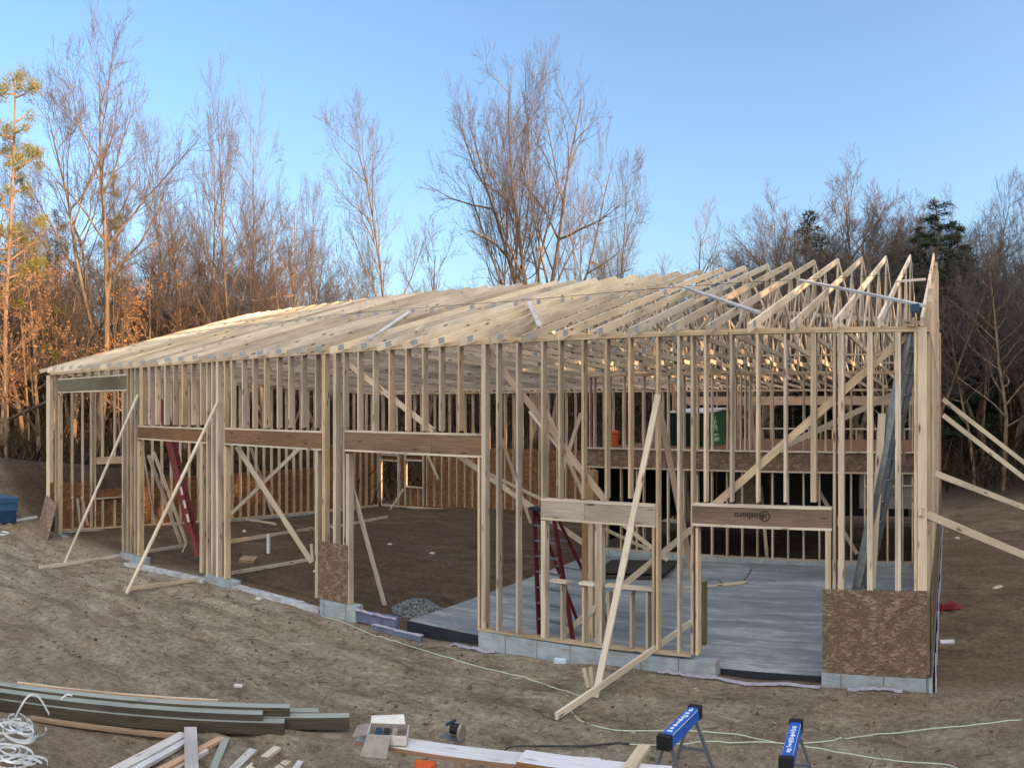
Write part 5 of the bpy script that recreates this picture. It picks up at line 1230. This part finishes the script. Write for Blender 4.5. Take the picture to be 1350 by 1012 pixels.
for t in todo:
    mk = [m for p_, m in LM if p_ <= t[0]][-1]; bucket.setdefault((KL[t[4]], mk), []).append(t)
for (kl, mk), L_ in bucket.items():
    for i_, (px, r, yt, z, key, wd_) in enumerate(L_):
        o_ = '' if len(L_) == 1 else (('left ', 'right ')[i_] if len(L_) == 2 else OR[min(i_, 7)]+' ')
        X, Y = r*sin(az(px)), r*cos(az(px)); g = ground(X, Y); plant(key, (X, Y, g-.1), EYE+(YH-yt)/FP*r-g, rnd.uniform(0, 6.28), o_+kl+' '+mk, 'tree', grp[z], 'conifer_tree' if z == 3 else 'bare_tree', wd_)
# fallen trunk at the left, leaning across the thicket
p, q = at(-20, 570, 21), at(62, 530, 15.5); single(MB().tube([p, p.lerp(q, .5)+Vector((0, 0, .1)), q, q+(q-p)*.3], [.12, .11, .09, .05], 7), 'fallen_trunk', 'bark', 'fallen tree trunk slanting through the thicket left of the building', 'trunk')
# undergrowth and deep wood: one mass nobody could count
def thicket():
    mb = MB(); r_ = random.Random(5); V = mb.v
    for k in range(62000):
        a = r_.uniform(-1.42, .42); rr = r_.uniform(44, 95) if r_.random() < .85 else r_.uniform(36, 46)
        X, Y = rr*sin(a), rr*cos(a); g = ground(X, Y); z0 = g+r_.random()**1.5*(7.0 if rr > 50 else 1.6); L = r_.uniform(1, 3.6) if rr > 50 else r_.uniform(.5, 1.6)
        d = Vector((r_.gauss(0, .75), r_.gauss(0, .75), 1)).normalized(); wv = Vector((cos(a), -sin(a), 0))*r_.uniform(.015, .055)
        p = Vector((X, Y, z0)); n = len(V); V.extend((p-wv, p+wv, p+d*L+wv*.3, p+d*L-wv*.3)); mb.f.append((n, n+1, n+2, n+3))
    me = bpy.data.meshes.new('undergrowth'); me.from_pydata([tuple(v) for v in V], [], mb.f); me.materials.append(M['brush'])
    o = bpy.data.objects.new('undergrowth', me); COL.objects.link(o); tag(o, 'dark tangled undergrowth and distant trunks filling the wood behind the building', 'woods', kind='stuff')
thicket()
# unseen wood added right of the lot; height and gap shape the low sun
def sun_blocker_wood():
    mb = MB(); r_ = random.Random(17); Y = -40
    while Y < 95:
        X = 30+r_.uniform(-3, 3); dz = lerp(Y, [(-40, 22), (5, 21), (10, 19.2), (36, 19.2), (44, 22), (52, 24), (95, 27)]); h = dz*r_.uniform(.97, 1.03); R = r_.uniform(2.0, 3.2)
        mb.tube([(X, Y, 0), (X, Y, h*.5), (X, Y, h)], [.3, .2, .05], 6)
        for k in range(9):
            z = h*(.06+.1*k)
            if 17 < Y < 35 and 10.9 < z < 14.3 : continue  # gap left so low sun reaches the left gable
            q = R*(1-.06*k)*r_.uniform(.85, 1.1); n = len(mb.v); K = 9
            mb.v.append(Vector((X, Y, z+h*.16)))
            for j in range(K):
                a = 2*pi*j/K; mb.v.append(Vector((X+q*cos(a)*r_.uniform(.7, 1.15), Y+q*sin(a)*r_.uniform(.7, 1.15), z+r_.uniform(-.4, .3))))
            for j in range(K): mb.face((n, n+1+j, n+1+(j+1) % K), ((0, 0),)*3)
        Y += r_.uniform(.8, 1.2)
    me = mb.build('sun_blocking_wood', M['needle']); tag(me, 'unseen evergreen wood added to block the low sun', 'woods', kind='stuff')
sun_blocker_wood()
